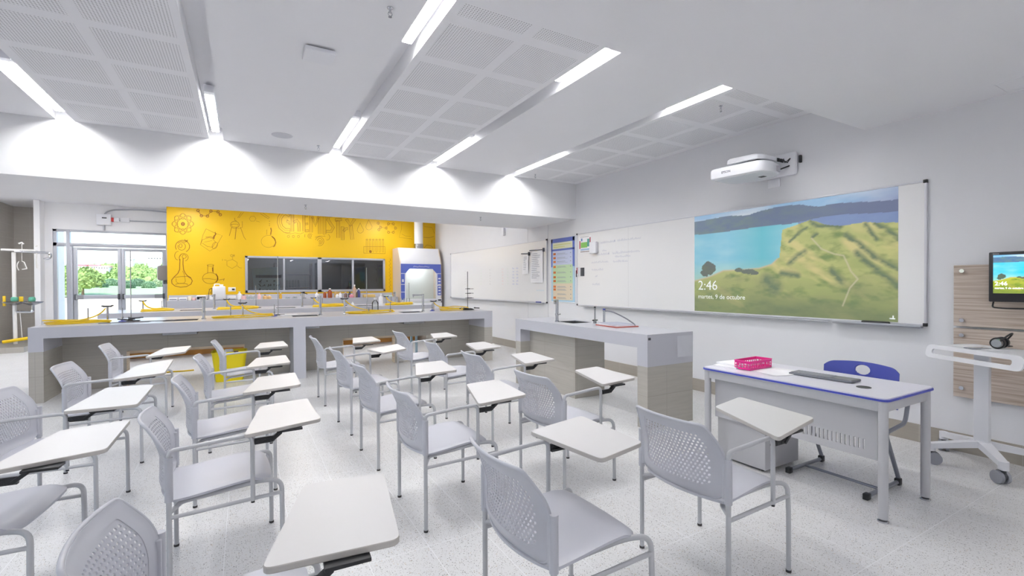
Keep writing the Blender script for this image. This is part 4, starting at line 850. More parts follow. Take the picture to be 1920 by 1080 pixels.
pap.add(vs, [(j*(N+1)+i, j*(N+1)+i+1, (j+1)*(N+1)+i+1, (j+1)*(N+1)+i) for j in range(N) for i in range(N)])
solo('taped_plastic_sleeve', pap, mat('translucent_sleeve', (206, 208, 216), .15), 'wrinkled translucent sleeve taped on the near end of the sink bench', 'sheet')
faucet(3.62, 5.14, z, 'tall chrome faucet on the short sink bench below the poster', .30)
t = thing('gas_tap', 'dark gas tap column at the middle of the short sink bench', 'gas tap', (3.90, 4.70, z), group=None)
MB().lathe([(.022, 0), (.022, .012), (.010, .02), (.010, .20)], seg=12).box(-.02, .02, -.012, .012, .01, .05, .004).build('column', STEEL, t); MB().cyl((0, 0, .2), (0, 0, .215), .012, seg=10).cyl((-.04, 0, .04), (.04, 0, .04), .008, seg=8).build('valve', BLACK, t)
t = thing('water_tap', 'short tap with blue top and grey flexible hose on the short sink bench', 'tap', (3.88, 4.50, z))
MB().lathe([(.026, 0), (.026, .012), (.014, .02), (.014, .16), (.018, .165), (.018, .18)], seg=14).build('column', CHROME, t); MB().cyl((0, 0, .18), (0, 0, .198), .017, seg=12).build('knob', BLUEP, t)
MB().tube(fillet([(0, -.01, .17), (.04, -.10, .165), (.08, -.28, .10), (.10, -.42, .03), (.08, -.45, .012)], .08, 6), .008, 8).build('flexible_hose', mat('grey_flex', (128, 130, 138), .3, .7), t)
t = thing('notebook_stack', 'red-edged folder with loose papers on the short sink bench under the tap hose', 'papers', (3.86, 4.26, z), -.12)
MB().box(-.16, .16, -.22, .20, 0, .014, .003).build('folder', mat('red_folder', (176, 96, 88), .5), t)
for k in range(4): MB().box(-.15+.01*k, .14+.01*k, -.20+.012*k, .18+.015*k, .0145+.004*k, .018+.004*k, rot=Matrix.Rotation(.05*(-1)**k, 3, 'Z')).build('sheet', PAPER if k % 2 == 0 else mat('grey_sheet%d' % k, (176, 180, 196), .6), t)

# ------------------------------------------------------------------ teacher's desk
t = thing('teacher_desk', 'long grey steel teacher desk with blue-edged lilac white top at the right', 'desk', (3.66, 1.97, 0))
a = rrect(3.31, 3.995, 1.315, 2.625, .05, 5); ai = rrect(3.318, 3.987, 1.323, 2.617, .044, 5)
MB().prism(ai, .728, .752).build('desktop', DESKT, t, world=True, ang=30)
o = MB().ring(a, ai, .732, .744).build('edge_band', BLUEE, t, world=True, ang=30); o['label'] = 'blue plastic edge band'
for x in (3.345, 3.935):
    for y in (1.35, 2.585):
        l = MB().cyl((x, y, .02), (x, y, .728), .026, seg=18).build('leg', DESKM, t, world=True); MB().lathe([(.012, .012), (.012, .02), (.03, .0)][::-1], x, y, 14).lathe([(.03, 0), (.03, .008), (.012, .02)], x, y, 14).build('levelling_foot', CHROME, l, world=True)
MB().box(3.33, 3.36, 1.37, 2.565, .665, .727, .004).box(3.92, 3.95, 1.37, 2.565, .665, .727, .004).box(3.365, 3.915, 1.335, 1.365, .665, .727, .004).box(3.365, 3.915, 2.57, 2.60, .665, .727, .004).build('apron_frame', DESKM, t, world=True)
# modesty panel with a row of real slots near its lower edge
pm = MB(); ya, yb, xz = 1.40, 2.55, 3.392
pm.box(xz, xz+.012, ya, yb, .46, .665).box(xz, xz+.012, ya, yb, .345, .395)
n = 44; st = (yb-ya)/n
for k in range(n): pm.box(xz, xz+.012, ya+k*st, ya+k*st+st*(.58 if 2 <= k <= n-3 else 1), .395, .46)
pm.build('modesty_panel', DESKM, t, smooth=False, world=True)
MB().ring(arc(3.568, 1.55, .042, 0, 340, 17), arc(3.568, 1.55, .034, 0, 340, 17), .752, .755).prism(arc(3.568, 1.55, .034, 0, 340, 17), .7515, .753).build('cable_grommet', DARKG, t, world=True)
t = thing('drawer_pedestal', 'grey mobile drawer pedestal under the left end of the teacher desk', 'drawer unit', (3.64, 2.39, 0))
MB().box(3.425, 3.87, 2.14, 2.55, .02, .56, .004).build('body', DESKM, t, world=True)
for k in range(3):
    d = MB().box(3.872, 3.888, 2.15, 2.54, .04+.172*k, .205+.172*k, .004).build('drawer', DESKM, t, world=True); MB().box(3.888, 3.90, 2.33, 2.45, .15+.172*k, .165+.172*k, .003).build('handle', STEEL, d, world=True)
for x in (3.46, 3.83):
    for y in (2.18, 2.6): MB().cyl((x, y-.008, .011), (x, y+.008, .011), .011, seg=10).build('caster', BLACK, t, world=True)
# blue chair with sled frame
t = thing('blue_chair', 'blue plastic chair with oval hand hole and grey sled legs, behind the teacher desk', 'chair', (3.85, 1.85, 0))
def BX(y, z): return 4.20 + .09*(z-.5) - .05*(1-((y-1.865)/.25)**2)*-1
bk = MB(); O = rpoly([(1.62, .50), (2.11, .50), (2.125, .86), (1.605, .86)], [.05, .05, .05, .05], 5); N_ = len(O)
nb, nz = 20, 12; vs = []; fs = []
def inh(y, z): return ((y-1.865)/.058)**2+((z-.752)/.045)**2 < 1
gridy = [1.605+.52*i/36 for i in range(37)]; gridz = [.50+.36*j/24 for j in range(25)]
def sh(y, z):
    tz = .795 + .02*math.cos((y-1.865)/.26*PI/2) - (.03*max(0, (abs(y-1.865)-.20)/.06)**2)
    return .50 + (z-.50)/.36*(tz-.50)
for s_ in (0, .012):
    for z_ in gridz:
        for y_ in gridy: zz = sh(y_, z_); vs.append((BX(y_, zz)+s_, y_, zz))
ny = 37; H_ = ny*25; cells = set()
for j in range(24):
    for i in range(36):
        yc = (gridy[i]+gridy[i+1])/2; zc = sh(yc, (gridz[j]+gridz[j+1])/2)
        if not inh(yc, zc): cells.add((i, j))
for (i, j) in cells:
    q = j*ny+i; fs += [(q, q+1, q+ny+1, q+ny), (H_+q, H_+q+ny, H_+q+ny+1, H_+q+1)]
    for di, dj, e in ((-1, 0, (q+ny, q)), (1, 0, (q+1, q+ny+1)), (0, -1, (q, q+1)), (0, 1, (q+ny+1, q+ny))):
        if (i+di, j+dj) not in cells: fs.append((e[1], e[0], H_+e[0], H_+e[1]))
bk.add(vs, fs); hr = [(BX(1.865+.060*math.cos(v), .752+.047*math.sin(v))+.006, 1.865+.060*math.cos(v), .752+.047*math.sin(v)) for v in [2*PI*k/24 for k in range(24)]]
bk.tube(hr, .009, 6, closed=True).build('backrest', BLUEP, t, world=True, ang=50)
MB().box(3.78, 4.19, 1.70, 2.09, .43, .452, .02).build('seat', BLUEP, t, world=True)
for y in (1.545, 2.06):
    f = MB().tube(fillet([(3.60, y, .022), (4.07, y, .022), (3.86, y, .40), (4.16, y, .425), (4.215, y, .60)], [.02, .05, .05, .04], 6), .014, 10).build('leg', mat('blue_grey_tube%d' % (y*100), (138, 142, 152), .3, .5), t, world=True)
    MB().box(3.575, 3.625, y-.017, y+.017, 0, .042, .006).box(4.03, 4.075, y-.018, y+.018, 0, .05, .008).build('foot_cap', BLACK, f, world=True)
MB().cyl((3.80, 1.56, .022), (3.80, 2.045, .022), .010, seg=8).build('cross_bar', mat('grey_tube_bar', (138, 142, 152), .3, .5), t, world=True)
# things on the desk
DZ = .752
for k, (x, y, r) in enumerate(((3.58, 2.50, .05), (3.63, 2.50, -.10))):
    solo('paper_stack', MB().box(-.15, .15, -.105, .10, 0, .012+.004*k, .002), PAPER, ('lower' if k == 0 else 'upper') + ' white paper stack at the left end of the teacher desk', 'papers', loc=(x, y, DZ+.0165*k if k == 0 else DZ+.0125), rz=r)
def sheet(x, y, w, h, r, lab, dz=.0005, curl=0):
    n = 8; vs = [(-w/2+w*i/n, -h/2+h*j/n, .0008+curl*max(0, (i/n-.6))**2*max(0, 1-j/n)) for j in range(n+1) for i in range(n+1)]
    return solo('paper_sheet', MB().add(vs, [(j*(n+1)+i, j*(n+1)+i+1, (j+1)*(n+1)+i+1, (j+1)*(n+1)+i) for j in range(n) for i in range(n)]), PAPER, lab, 'paper', loc=(x, y, DZ+dz), rz=r)
sheet(3.66, 2.16, .28, .21, .1, 'white sheet lying between the pink basket and the keyboard')
sheet(3.57, 2.17, .22, .28, -.25, 'curled white sheet at the front edge of the desk left of the keyboard', .002, .12)
t = thing('pink_basket', 'small pink plastic basket with cut-out sides on the teacher desk', 'basket', (3.615, 2.36, DZ+.003), math.radians(2))
L_, W_, Hh = .15, .065, .068
b = MB(); b.box(-L_, L_, -W_, W_, 0, .004)
def side_(fn, Lx, cols):
    st = 2*Lx/cols
    b2_ = []
    for (za, zb_) in ((0, .016), (.050, .068)): fn(-Lx, Lx, za, zb_)
    for k in range(cols+1): c0 = -Lx+k*st; fn(max(-Lx, c0-.0035), min(Lx, c0+.0035), .014, .052)
    fn(-Lx, Lx, .031, .035)
side_(lambda u, v, p, q: b.box(u, v, -W_-.002, -W_+.001, p, q), L_, 11); side_(lambda u, v, p, q: b.box(u, v, W_-.001, W_+.002, p, q), L_, 11)
side_(lambda u, v, p, q: b.box(-L_-.002, -L_+.001, u, v, p, q), W_, 5); side_(lambda u, v, p, q: b.box(L_-.001, L_+.002, u, v, p, q), W_, 5)
b.build('body', PINK, t, smooth=False)
MB().tube([(*p, Hh) for p in rrect(-L_-.004, L_+.004, -W_-.004, W_+.004, .012, 3)], .0045, 6, closed=True).build('rim', PINK, t)
t = thing('keyboard', 'grey wireless keyboard with touchpad on the teacher desk', 'keyboard', (3.678, 1.855, DZ), math.radians(-90+3))
MB().box(-.21, .21, -.075, .075, .002, .018, .007).build('case', mat('keyboard_grey', (112, 114, 122), .4), t)
for r in range(5):
    kb = MB()
    for c in range(13): kb.box(-.20+.0205*c, -.183+.0205*c, -.06+.0245*r, -.041+.0245*r, .018, .0215, .001)
    kb.build('key_row', mat('key_grey%d' % r, (150, 152, 160), .5), t)
MB().box(.085, .195, -.055, .058, .018, .0188, .0).build('touchpad', mat('touchpad_grey', (126, 128, 134), .35), t)

# ------------------------------------------------------------------ boards on the wall
def WR(a, b, d): return (WX-.012-d, -a, b)       # right-wall drawing plane: a runs left to right along -Y
def board(name, lab, ya, yb, za, zb, seams):
    t = thing(name, lab, 'whiteboard', (WX, (ya+yb)/2, za))
    MB().box(WX-.018, WX-.001, ya+.01, yb-.01, za+.01, zb-.01).build('writing_surface', WBOARD, t, smooth=False, world=True)
    f = MB().box(WX-.026, WX-.001, ya, yb, zb-.018, zb, .003).box(WX-.026, WX-.001, ya, yb, za, za+.018, .003).box(WX-.026, WX-.001, ya, ya+.018, za, zb, .003).box(WX-.026, WX-.001, yb-.018, yb, za, zb, .003)
    f.build('frame', mat('satin_aluminium_'+str(int(ya)), (216, 217, 224), .35, .1), t, world=True)
    for y in (ya, yb):
        for z in (za, zb): MB().box(WX-.030, WX-.001, y-.004 if y == ya else y-.026, y+.026 if y == ya else y+.004, z-.004 if z == za else z-.026, z+.026 if z == za else z+.004, .004).build('corner_cap', BLACK, t, world=True)
    s = MB()
    for y in seams: s.box(WX-.0185, WX-.018, y-.002, y+.002, za+.02, zb-.02)
    if seams: s.build('panel_joint', mat('joint_line'+str(int(ya)), (206, 206, 208), .5), t, smooth=False, world=True)
    return t
wb1 = board('whiteboard', 'long whiteboard with the projected green coast landscape', 1.807, 6.87, 1.055, 2.358, (5.55,))
wb2 = board('whiteboard', 'farther whiteboard with hanging papers, beyond the blue poster', 7.85, 12.9, 1.06, 2.345, ())
MB().box(WX-.085, WX-.02, 1.83, 2.55, 1.035, 1.05, .003).box(WX-.085, WX-.08, 1.83, 2.55, 1.035, 1.062, .002).build('pen_tray', mat('pen_tray_alu', (176, 178, 186), .3, .5), wb1, world=True)
MB().box(WX-.07, WX-.02, 2.6, 6.7, 1.042, 1.053, .003).build('pen_tray', mat('pen_tray_alu2', (192, 193, 200), .3, .5), wb1, world=True)
MB().box(WX-.08, WX-.02, 7.95, 12.8, 1.045, 1.06, .003).build('pen_tray', mat('pen_tray_alu3', (196, 198, 205), .3, .4), wb2, world=True)
# projected picture, painted point by point on a fine grid
IMG = (4.291, 2.018, 1.075, 2.345)       # y left, y right, z bottom, z top
def uv(x, y): P = onX(1280+x/3, 240+y/3, WX-.02); return ((IMG[0]-P.y)/(IMG[0]-IMG[1]), (P.z-IMG[2])/(IMG[3]-IMG[2]))
def pl(pts): return np.array([uv(*p) for p in pts])
def interp(L, u): return np.interp(u, L[:, 0], L[:, 1])
ridge = pl([(60, 532), (140, 515), (250, 495), (370, 490), (450, 462), (560, 440), (650, 430), (760, 442), (900, 420), (1060, 415), (1225, 400)])
mbase = pl([(60, 602), (200, 590), (330, 570), (480, 550), (600, 540), (690, 522), (760, 505), (900, 485), (1060, 480), (1225, 468)])
hill = pl([(560, 572), (620, 552), (715, 517), (760, 528), (810, 545), (890, 550), (960, 540), (1030, 528), (1100, 533), (1225, 530)])
shore = pl([(60, 862), (150, 838), (230, 803), (330, 798), (430, 790), (500, 768), (545, 725), (585, 680), (600, 640), (598, 600), (560, 572)])
def vnoise(x, y, seed=0):
    r = np.random.RandomState(seed).rand(64, 64); xi = np.floor(x).astype(int); yi = np.floor(y).astype(int); fx = x-xi; fy = y-yi; fx = fx*fx*(3-2*fx); fy = fy*fy*(3-2*fy)
    g = lambda a, b: r[a % 64, b % 64]
    return (g(xi, yi)*(1-fx)+g(xi+1, yi)*fx)*(1-fy)+(g(xi, yi+1)*(1-fx)+g(xi+1, yi+1)*fx)*fy
def fbm(x, y, seed=0, o=4): return sum(vnoise(x*2**k, y*2**k, seed+k)*.5**(k+1) for k in range(o))/(1-.5**o)
def segdist(u, v, L, asp=1.8):
    d = np.full(u.shape, 9.0)
    for (a, b), (c, e) in zip(L[:-1], L[1:]):
        px, py, qx, qy = (u-a)*asp, v-b, (c-a)*asp, e-b; t = np.clip((px*qx+py*qy)/(qx*qx+qy*qy+1e-9), 0, 1); d = np.minimum(d, np.hypot(px-t*qx, py-t*qy))
    return d
def landscape(u, v):
    L = lambda a, b, t: a+(b-a)*np.clip(t, 0, 1)[..., None]
    C = lambda *c: np.array(lin(*c))*np.ones(u.shape+(1,))
    n1 = fbm(u*7, v*9, 1); n2 = fbm(u*18, v*22, 5); n3 = fbm(u*45, v*50, 9)
    sky = L(C(150, 190, 225), C(225, 232, 238), (fbm(u*3, v*7, 3)-.35)*3); sky = L(sky, C(108, 130, 180), (u-.62)*2.2+(fbm(u*4, v*6, 8)-.5))
    mt = L(C(98, 118, 150), C(112, 136, 138), (n2-.3)*2); mt = L(mt, C(92, 104, 142), u*1.4-.4)
    sea = L(C(128, 198, 222), C(160, 214, 228), (fbm(u*5, v*10, 2)-.3)*2.4); sea = L(sea, C(92, 190, 205), 1-np.abs(u-.42)*5); sea = L(sea, C(176, 212, 180), (.52-v)*3.4-.0)
    sea2 = L(C(122, 146, 190), C(108, 130, 182), n2)
    gr = L(C(164, 174, 98), C(198, 198, 120), (n1-.3)*2.2); gr = L(gr, C(112, 138, 66), (n2-.5)*3); gr = L(gr, C(214, 202, 132), (fbm(u*9+v*6, v*5, 12)-.62)*5)
    gr = L(gr, C(98, 118, 74), (.40-v)*2.2+(n1-.5)*1.2); gr = L(gr, C(120, 130, 84), (.16-v)*3)
    for pts, wdt in (([(920, 598), (1010, 665), (1100, 735), (1220, 795)], .016), ([(980, 700), (1080, 790), (1220, 890)], .02), ([(1020, 540), (1060, 585), (1095, 625)], .014), ([(1080, 535), (1150, 565), (1220, 620)], .014), ([(600, 762), (645, 720), (690, 695)], .018), ([(725, 612), (755, 595)], .01), ([(720, 525), (760, 550), (890, 552)], .017), ([(560, 815), (640, 828)], .02), ([(470, 850), (520, 900)], .045), ([(600, 640), (650, 590), (700, 560)], .010), ([(840, 800), (900, 860)], .02)):
        gr = L(gr, C(94, 116, 80), np.clip(1-segdist(u+.02*(n2-.5), v+.02*(n3-.5), pl(pts))/(wdt*1.9), 0, 1)*1.1*(.45+n3))
    path = segdist(u, v, pl([(725, 620), (780, 680), (850, 708), (905, 718), (930, 770), (945, 805), (985, 850), (940, 900), (920, 950), (900, 1000)])); gr = L(gr, C(214, 200, 170), (1-path/.009)*.8)
    out = sky; m = v < interp(ridge, u)+.01*(n3-.5); out = np.where(m[..., None], mt, out)
    m = v < interp(mbase, u); out = np.where(m[..., None], np.where((u > uv(650, 530)[0])[..., None], sea2, sea), out)
    hu = uv(560, 572)[0]; m = ((u > hu) & (v < interp(hill, u))); out = np.where(m[..., None], gr, out)
    # land left of the headland: below the shore line
    sv = interp(shore[np.argsort(shore[:, 0])], u); m = (u <= uv(600, 620)[0]) & (v < sv+.012*(n3-.5)); out = np.where(m[..., None], gr, out)
    sd_ = segdist(u, v, shore); out = np.where(((sd_ < .012) & (u < .5))[..., None], L(out, C(206, 186, 150), (1-sd_/.012)), out)
    for cx, cy, rx, ry in ((145, 790, .045, .065), (125, 815, .03, .04), (315, 800, .022, .022), (370, 808, .04, .024), (400, 815, .025, .02)):
        cu, cv = uv(cx, cy); k = ((u-cu)/rx)**2+((v-cv)/ry)**2+(n3-.5)*1.2; out = np.where((k < 1)[..., None], L(C(84, 92, 96), C(96, 110, 84), n2), out)
    return out
def picture(name, m, parent, f, nu, nv, vib=1.0, wash=0):
    u, v = np.meshgrid(np.linspace(0, 1, nu), np.linspace(0, 1, nv)); c = landscape(u, v).reshape(-1, 3)
    g = c.mean(axis=1, keepdims=True); c = np.clip((g+(c-g)*vib)*(1-wash)+wash*.55, 0, 1)
    vs = [f(a, b) for a, b in zip(u.ravel(), v.ravel())]; fs = [(j*nu+i, j*nu+i+1, (j+1)*nu+i+1, (j+1)*nu+i) for j in range(nv-1) for i in range(nu-1)]
    o = MB().add(vs, fs).build(name, m, parent, smooth=False, world=True); at = o.data.color_attributes.new('Col', 'FLOAT_COLOR', 'POINT')
    at.data.foreach_set('color', np.concatenate([c, np.ones((len(c), 1))], 1).astype(np.float32).ravel()); return o
o = picture('projected_image', vcol_mat('projected_light', .45, .30), wb1, lambda a, b: (WX-.0192, IMG[0]+(IMG[1]-IMG[0])*a, IMG[2]+(IMG[3]-IMG[2])*b), 300, 170, 1.0, .10)
o['label'] = 'projected coast landscape with the time 2:46'
TXT = mat('projected_white_text', (235, 240, 240), .5, emit=(1, 1, 1), es=.12)
text_mesh('2:46', .175, lambda a, b, d: (WX-.0205, 4.235-a, 1.360+b)).build('clock_text', TXT, wb1, smooth=False, world=True)
text_mesh('martes, 9 de octubre', .080, lambda a, b, d: (WX-.0205, 4.235-a, 1.245+b)).build('date_text', TXT, wb1, smooth=False, world=True)
MB().box(WX-.0203, WX-.0195, 2.04, 2.085, 1.10, 1.112).box(WX-.0203, WX-.0195, 2.05, 2.062, 1.10, 1.135).build('network_icon', TXT, wb1, smooth=False, world=True)
# handwriting, faint
def squig(mb, y, z, L, h, seed, w=.004):
    r = random.Random(seed); n = max(4, int(L/.02)); pts = []
    for k in range(n*3+1): pts.append((-y+L*k/(n*3), z+h*(.5+.5*math.sin(k*2.1+r.uniform(-.5, .5)))*r.uniform(.3, 1)))
    mb.stroke(pts, w, lambda a, b, d: (WX-.0186, -a, b))
sc1 = MB()
for k, (y, z, L) in enumerate([(6.22, 2.125, .38), (5.88, 2.135, .02), (5.80, 2.13, .52), (6.30, 1.93, .30), (6.02, 1.935, .02), (5.92, 1.93, .62), (5.86, 1.87, .36), (6.46, 1.80, .44), (5.9, 1.79, .34), (6.45, 1.67, .30), (6.36, 1.56, .06), (6.44, 1.42, .2), (6.18, 1.99, .12)]): squig(sc1, y, z, L, .05, k)
o = sc1.build('handwriting', SCRIB, wb1, smooth=False, world=True); o['label'] = 'faint handwritten marker lines'
sc2 = MB(); cl = [mat('faint_ink_%d' % k, c, .6) for k, c in enumerate(((196, 220, 232), (214, 226, 214), (232, 206, 206), (176, 184, 222), (206, 206, 206)))]
for k, (y, ci) in enumerate(((11.9, 4), (10.9, 1), (10.4, 4), (9.75, 2), (9.5, 1), (9.25, 3), (9.08, 3))):
    sc2.mi(ci)
    for r in range(6): squig(sc2, y, 1.78-.07*r, .07 if k < 5 else .09, .05, 50+k*7+r, .006)
sc2.mi(0); squig(sc2, 8.25, 1.30, .30, .04, 99, .006); squig(sc2, 12.6, 1.9, .02, .02, 98)
sc2.build('handwriting', cl, wb2, smooth=False, world=True)
# small things on and around the boards
t = thing('periodic_table_card', 'colourful printed card clipped at the left end of the near whiteboard', 'card', (WX-.02, 6.62, 1.98))
w_, h_ = .36, .30; y0_, z0_ = 6.81, 2.0
MB().box(WX-.024, WX-.020, y0_-w_, y0_, z0_, z0_+h_).build('sheet', PAPER, t, smooth=False, world=True)
pc = MB(); cs = [mat('card_%s' % n_, c, .6) for n_, c in (('green', (132, 190, 96)), ('blue', (90, 130, 180)), ('rose', (190, 110, 120)), ('pale', (166, 190, 220)), ('grey', (150, 140, 140)), ('teal', (90, 160, 150)))]
def pr(i, a, b, c, d): pc.mi(i).box(WX-.0255, WX-.0242, y0_-b*w_, y0_-a*w_, z0_+c*h_, z0_+d*h_)
pr(0, .18, .68, .30, .62); pr(1, .20, .30, .70, .86); pr(2, .05, .16, .25, .72); pr(2, .86, .95, .40, .88); pr(5, .68, .85, .35, .80); pr(3, .16, .85, .14, .24); pr(4, .14, .85, .04, .09); pr(4, .15, .80, .93, .95)
pc.build('printed_table', cs, t, smooth=False, world=True)
solo('wall_sensor_box', MB().box(-.055, 0, -.09, .09, -.10, .10, .015), WHITEP, 'small white plastic box overlapping the lower right corner of the colourful card', 'box', loc=(WX-.026, 6.36, 2.07))
t = thing('board_eraser', 'dark grey board eraser stuck near the left end of the near whiteboard', 'eraser', (WX-.019, 6.70, 1.66)); MB().box(-.022, -.008, -.045, .045, -.075, .075, .005).build('body', DARKG, t); MB().box(-.008, 0, -.045, .045, -.075, .075).build('felt', mat('felt', (110, 112, 112), .9), t)
t = thing('marker_holder', 'small red and black marker holder beside the dark eraser, at the board edge', 'marker holder', (WX-.019, 6.83, 1.66))
MB().box(-.03, 0, -.025, .025, -.07, .09, .005).build('holder', WHITEP, t); MB().cyl((-.035, -.008, -.03), (-.035, -.008, .08), .009, seg=8).build('marker', mat('marker_red', (150, 60, 70), .5), t); MB().cyl((-.035, .012, -.09), (-.035, .012, .03), .009, seg=8).build('marker', BLACK, t)
solo('board_eraser', MB().box(-.045, 0, -.13, .10, 0, .028, .012), BLACK, 'black eraser on the pen tray below the projected picture', 'eraser', loc=(WX-.028, 2.20, 1.05))
solo('blue_marker', MB().cyl((0, -.09, 0), (0, .09, 0), .012, seg=10), BLUEP, 'blue marker on the tray at the near end of the farther whiteboard', 'marker', loc=(WX-.05, 8.12, 1.074))
def hung(name, lab, ya, yb, za, zb, lines, seed):
    t = thing(name, lab, 'paper', (WX-.02, (ya+yb)/2, zb)); n = 10; vs = []
    for j in range(n+1):
        for i in range(n+1): vs.append((WX-.030-.020*math.sin(j/n*2.4+i*.15)*(1-j/n*.9), ya+(yb-ya)*i/n, za+(zb-za)*j/n))
    MB().add(vs, [(j*(n+1)+i, j*(n+1)+i+1, (j+1)*(n+1)+i+1, (j+1)*(n+1)+i) for j in range(n) for i in range(n)]).build('sheet', PAPER, t, world=True)
    q = MB(); r = random.Random(seed)
    for k in range(lines):
        z_ = zb-.06-(zb-za-.12)*k/lines; L = r.uniform(.5, .9); jj = (z_-za)/(zb-za); xx = WX-.034-.020*math.sin(jj*2.4+.4)*(1-jj*.9)
        q.box(xx-.003, xx-.0022, yb-.05-(yb-ya-.09)*L, yb-.04, z_, z_+.008)
    q.build('print_lines', PAPERG, t, smooth=False, world=True)
    MB().cyl((WX-.045, ya-.04, zb+.01), (WX-.045, yb+.04, zb+.025), .011, seg=8).box(WX-.06, WX-.025, ya-.05, ya-.015, zb-.03, zb+.045, .004).build('hanging_clip', mat('clip_dark%d' % seed, (86, 88, 100), .4, .4), t, world=True); return t
hung('hanging_paper_pad', 'larger printed pad on a clip bar at the near end of the farther whiteboard', 7.97, 8.42, 1.47, 2.13, 14, 1)
hung('hanging_paper_pad', 'smaller printed pad hanging left of the larger one on the farther whiteboard', 8.53, 8.76, 1.66, 2.08, 8, 2)
# poster
t = thing('regulations_poster', 'tall blue-bordered poster with orange symbols between the two whiteboards', 'poster', (WX, 7.335, 1.10))
ya, yb, za, zb = 6.955, 7.715, 1.10, 2.325
MB().box(WX-.006, WX-.001, ya, yb, za, zb).build('sheet', mat('poster_pale_blue', (176, 208, 226), .5), t, smooth=False, world=True)
cols_ = [mat('poster_%s' % n_, c, .5) for n_, c in (('blue', (96, 116, 196)), ('cream', (224, 226, 196)), ('lilac', (196, 204, 228)), ('green', (190, 216, 176)), ('peach', (222, 208, 184)), ('orange', (206, 110, 40)), ('line', (140, 150, 165)), ('yellow', (206, 214, 120)))]
q = MB(); W2 = yb-ya; Hp = zb-za
def rr(i, a, b, c, d, dd=.0065): q.mi(i).box(WX-dd-.0008, WX-dd, yb-b*W2, yb-a*W2, zb-d*Hp, zb-c*Hp)
rr(0, 0, 1, 0, .065); rr(0, 0, .06, 0, .45); rr(0, .92, 1, 0, .45); rr(0, .0, 1, .165, .195); rr(1, .08, .92, .065, .165); rr(7, .12, .85, .095, .105, .0075); rr(7, .12, .6, .13, .14, .0075)
rr(2, .08, .92, .195, .42); rr(3, .08, .92, .42, .71); rr(4, .08, .92, .71, .97)
for z_ in (.225, .29, .35, .43, .52, .595, .655, .745, .79, .86, .92):
    if z_ != .86: rr(5, .10, .21, z_, z_+.034, .0075)
    rr(6, .27, .62, z_+.012, z_+.018, .0075); rr(6, .27, .72, z_+.030, z_+.034, .0075) if z_ < .4 else rr(6, .27, .66, z_+.026, z_+.030, .0075); rr(6, .82, .86, z_+.01, z_+.022, .0075)
q.build('printed_areas', cols_, t, smooth=False, world=True)
MB().cyl((WX-.008, ya-.01, za-.004), (WX-.008, yb+.01, za-.004), .007, seg=8).build('bottom_rail', WHITEP, t, world=True)
p = onX(946, 434, WX); solo('motion_sensor', MB().box(-.06, 0, -.045, .045, -.10, .10, .012), WHITEP, 'small white box high on the right wall above the farther whiteboard', 'sensor', loc=(WX, p.y, p.z))
# projector
t = thing('projector', 'white short-throw projector on a wall mount above the projected picture', 'projector', (WX, 3.25, 2.63))
MB().box(WX-.06, WX-.001, 2.93, 3.50, 2.64, 2.895, .03).build('mount_plate', WHITEP, t, world=True)
bp = rpoly([(4.645, 3.56), (4.70, 2.99), (4.86, 2.95), (5.10, 3.02), (5.12, 3.50), (4.98, 3.60)], [.03, .07, .06, .04, .04, .04], 5)
n = len(bp); cx, cy = sum(p[0] for p in bp)/n, sum(p[1] for p in bp)/n
b = MB(); lv = [(2.615, .90), (2.630, .985), (2.64, 1), (2.715, 1), (2.735, .975), (2.745, .90)]
b.add([(cx+(p[0]-cx)*s, cy+(p[1]-cy)*s, z_) for z_, s in lv for p in bp], [(k*n+i, k*n+(i+1) % n, (k+1)*n+(i+1) % n, (k+1)*n+i) for k in range(5) for i in range(n)]+[tuple(range(n))[::-1], tuple(5*n+i for i in range(n))])
b.build('body', WHITEP, t, world=True, ang=32)
bp2 = rpoly([(4.76, 3.44), (4.80, 3.10), (4.90, 3.05), (5.24, 3.06), (5.24, 3.42), (5.0, 3.46)], .04, 4); n = len(bp2); b = MB()
b.add([(cx+(p[0]-cx)*s, cy+(p[1]-cy)*s, z_) for z_, s in ((2.788, 1), (2.832, .97), (2.848, .86)) for p in bp2], [(k*n+i, k*n+(i+1) % n, (k+1)*n+(i+1) % n, (k+1)*n+i) for k in range(2) for i in range(n)]+[tuple(range(n))[::-1], tuple(2*n+i for i in range(n))])
b.build('arm_cover', WHITEP, t, world=True, ang=45)
MB().box(4.84, 4.98, 3.10, 3.24, 2.74, 2.79, .01).box(4.90, 5.1, 3.28, 3.40, 2.74, 2.79, .01).box(4.98, 5.26, 3.16, 3.34, 2.745, 2.772, .004).build('lens_bay', DARKG, t, world=True)
MB().box(5.10, 5.15, 3.045, 3.055, 2.78, 2.82, .003).box(5.165, 5.215, 3.045, 3.055, 2.78, 2.82, .003).tube([(5.18, 3.03, 2.80), (5.21, 3.0, 2.77), (5.245, 2.99, 2.82)], .006, 6).tube([(5.15, 3.04, 2.70), (5.245, 3.0, 2.74)], .008, 6).tube([(5.245, 2.99, 2.82), (5.23, 3.04, 2.78), (5.24, 3.06, 2.83)], .005, 6).build('cables', BLACK, t, world=True)
g = MB()
for k in range(7): g.box(4.98+.014*k, 4.986+.014*k, 2.966+.005*k-.0, 2.985+.005*k, 2.65, 2.705)
g.build('vent_slot', mat('vent_slot_grey', (178, 178, 184), .5), t, world=True)
MB().box(4.93, 4.99, 3.1, 3.16, 2.612, 2.617).build('bottom_window', DARKG, t, world=True)
text_mesh('EPSON', .035, lambda a, b, d: (4.645+.0965*(3.56-(3.42-a))-.0025, 3.42-a, 2.672+b), .001).build('maker_mark', mat('mark_grey', (120, 122, 132), .5), t, smooth=False, world=True)
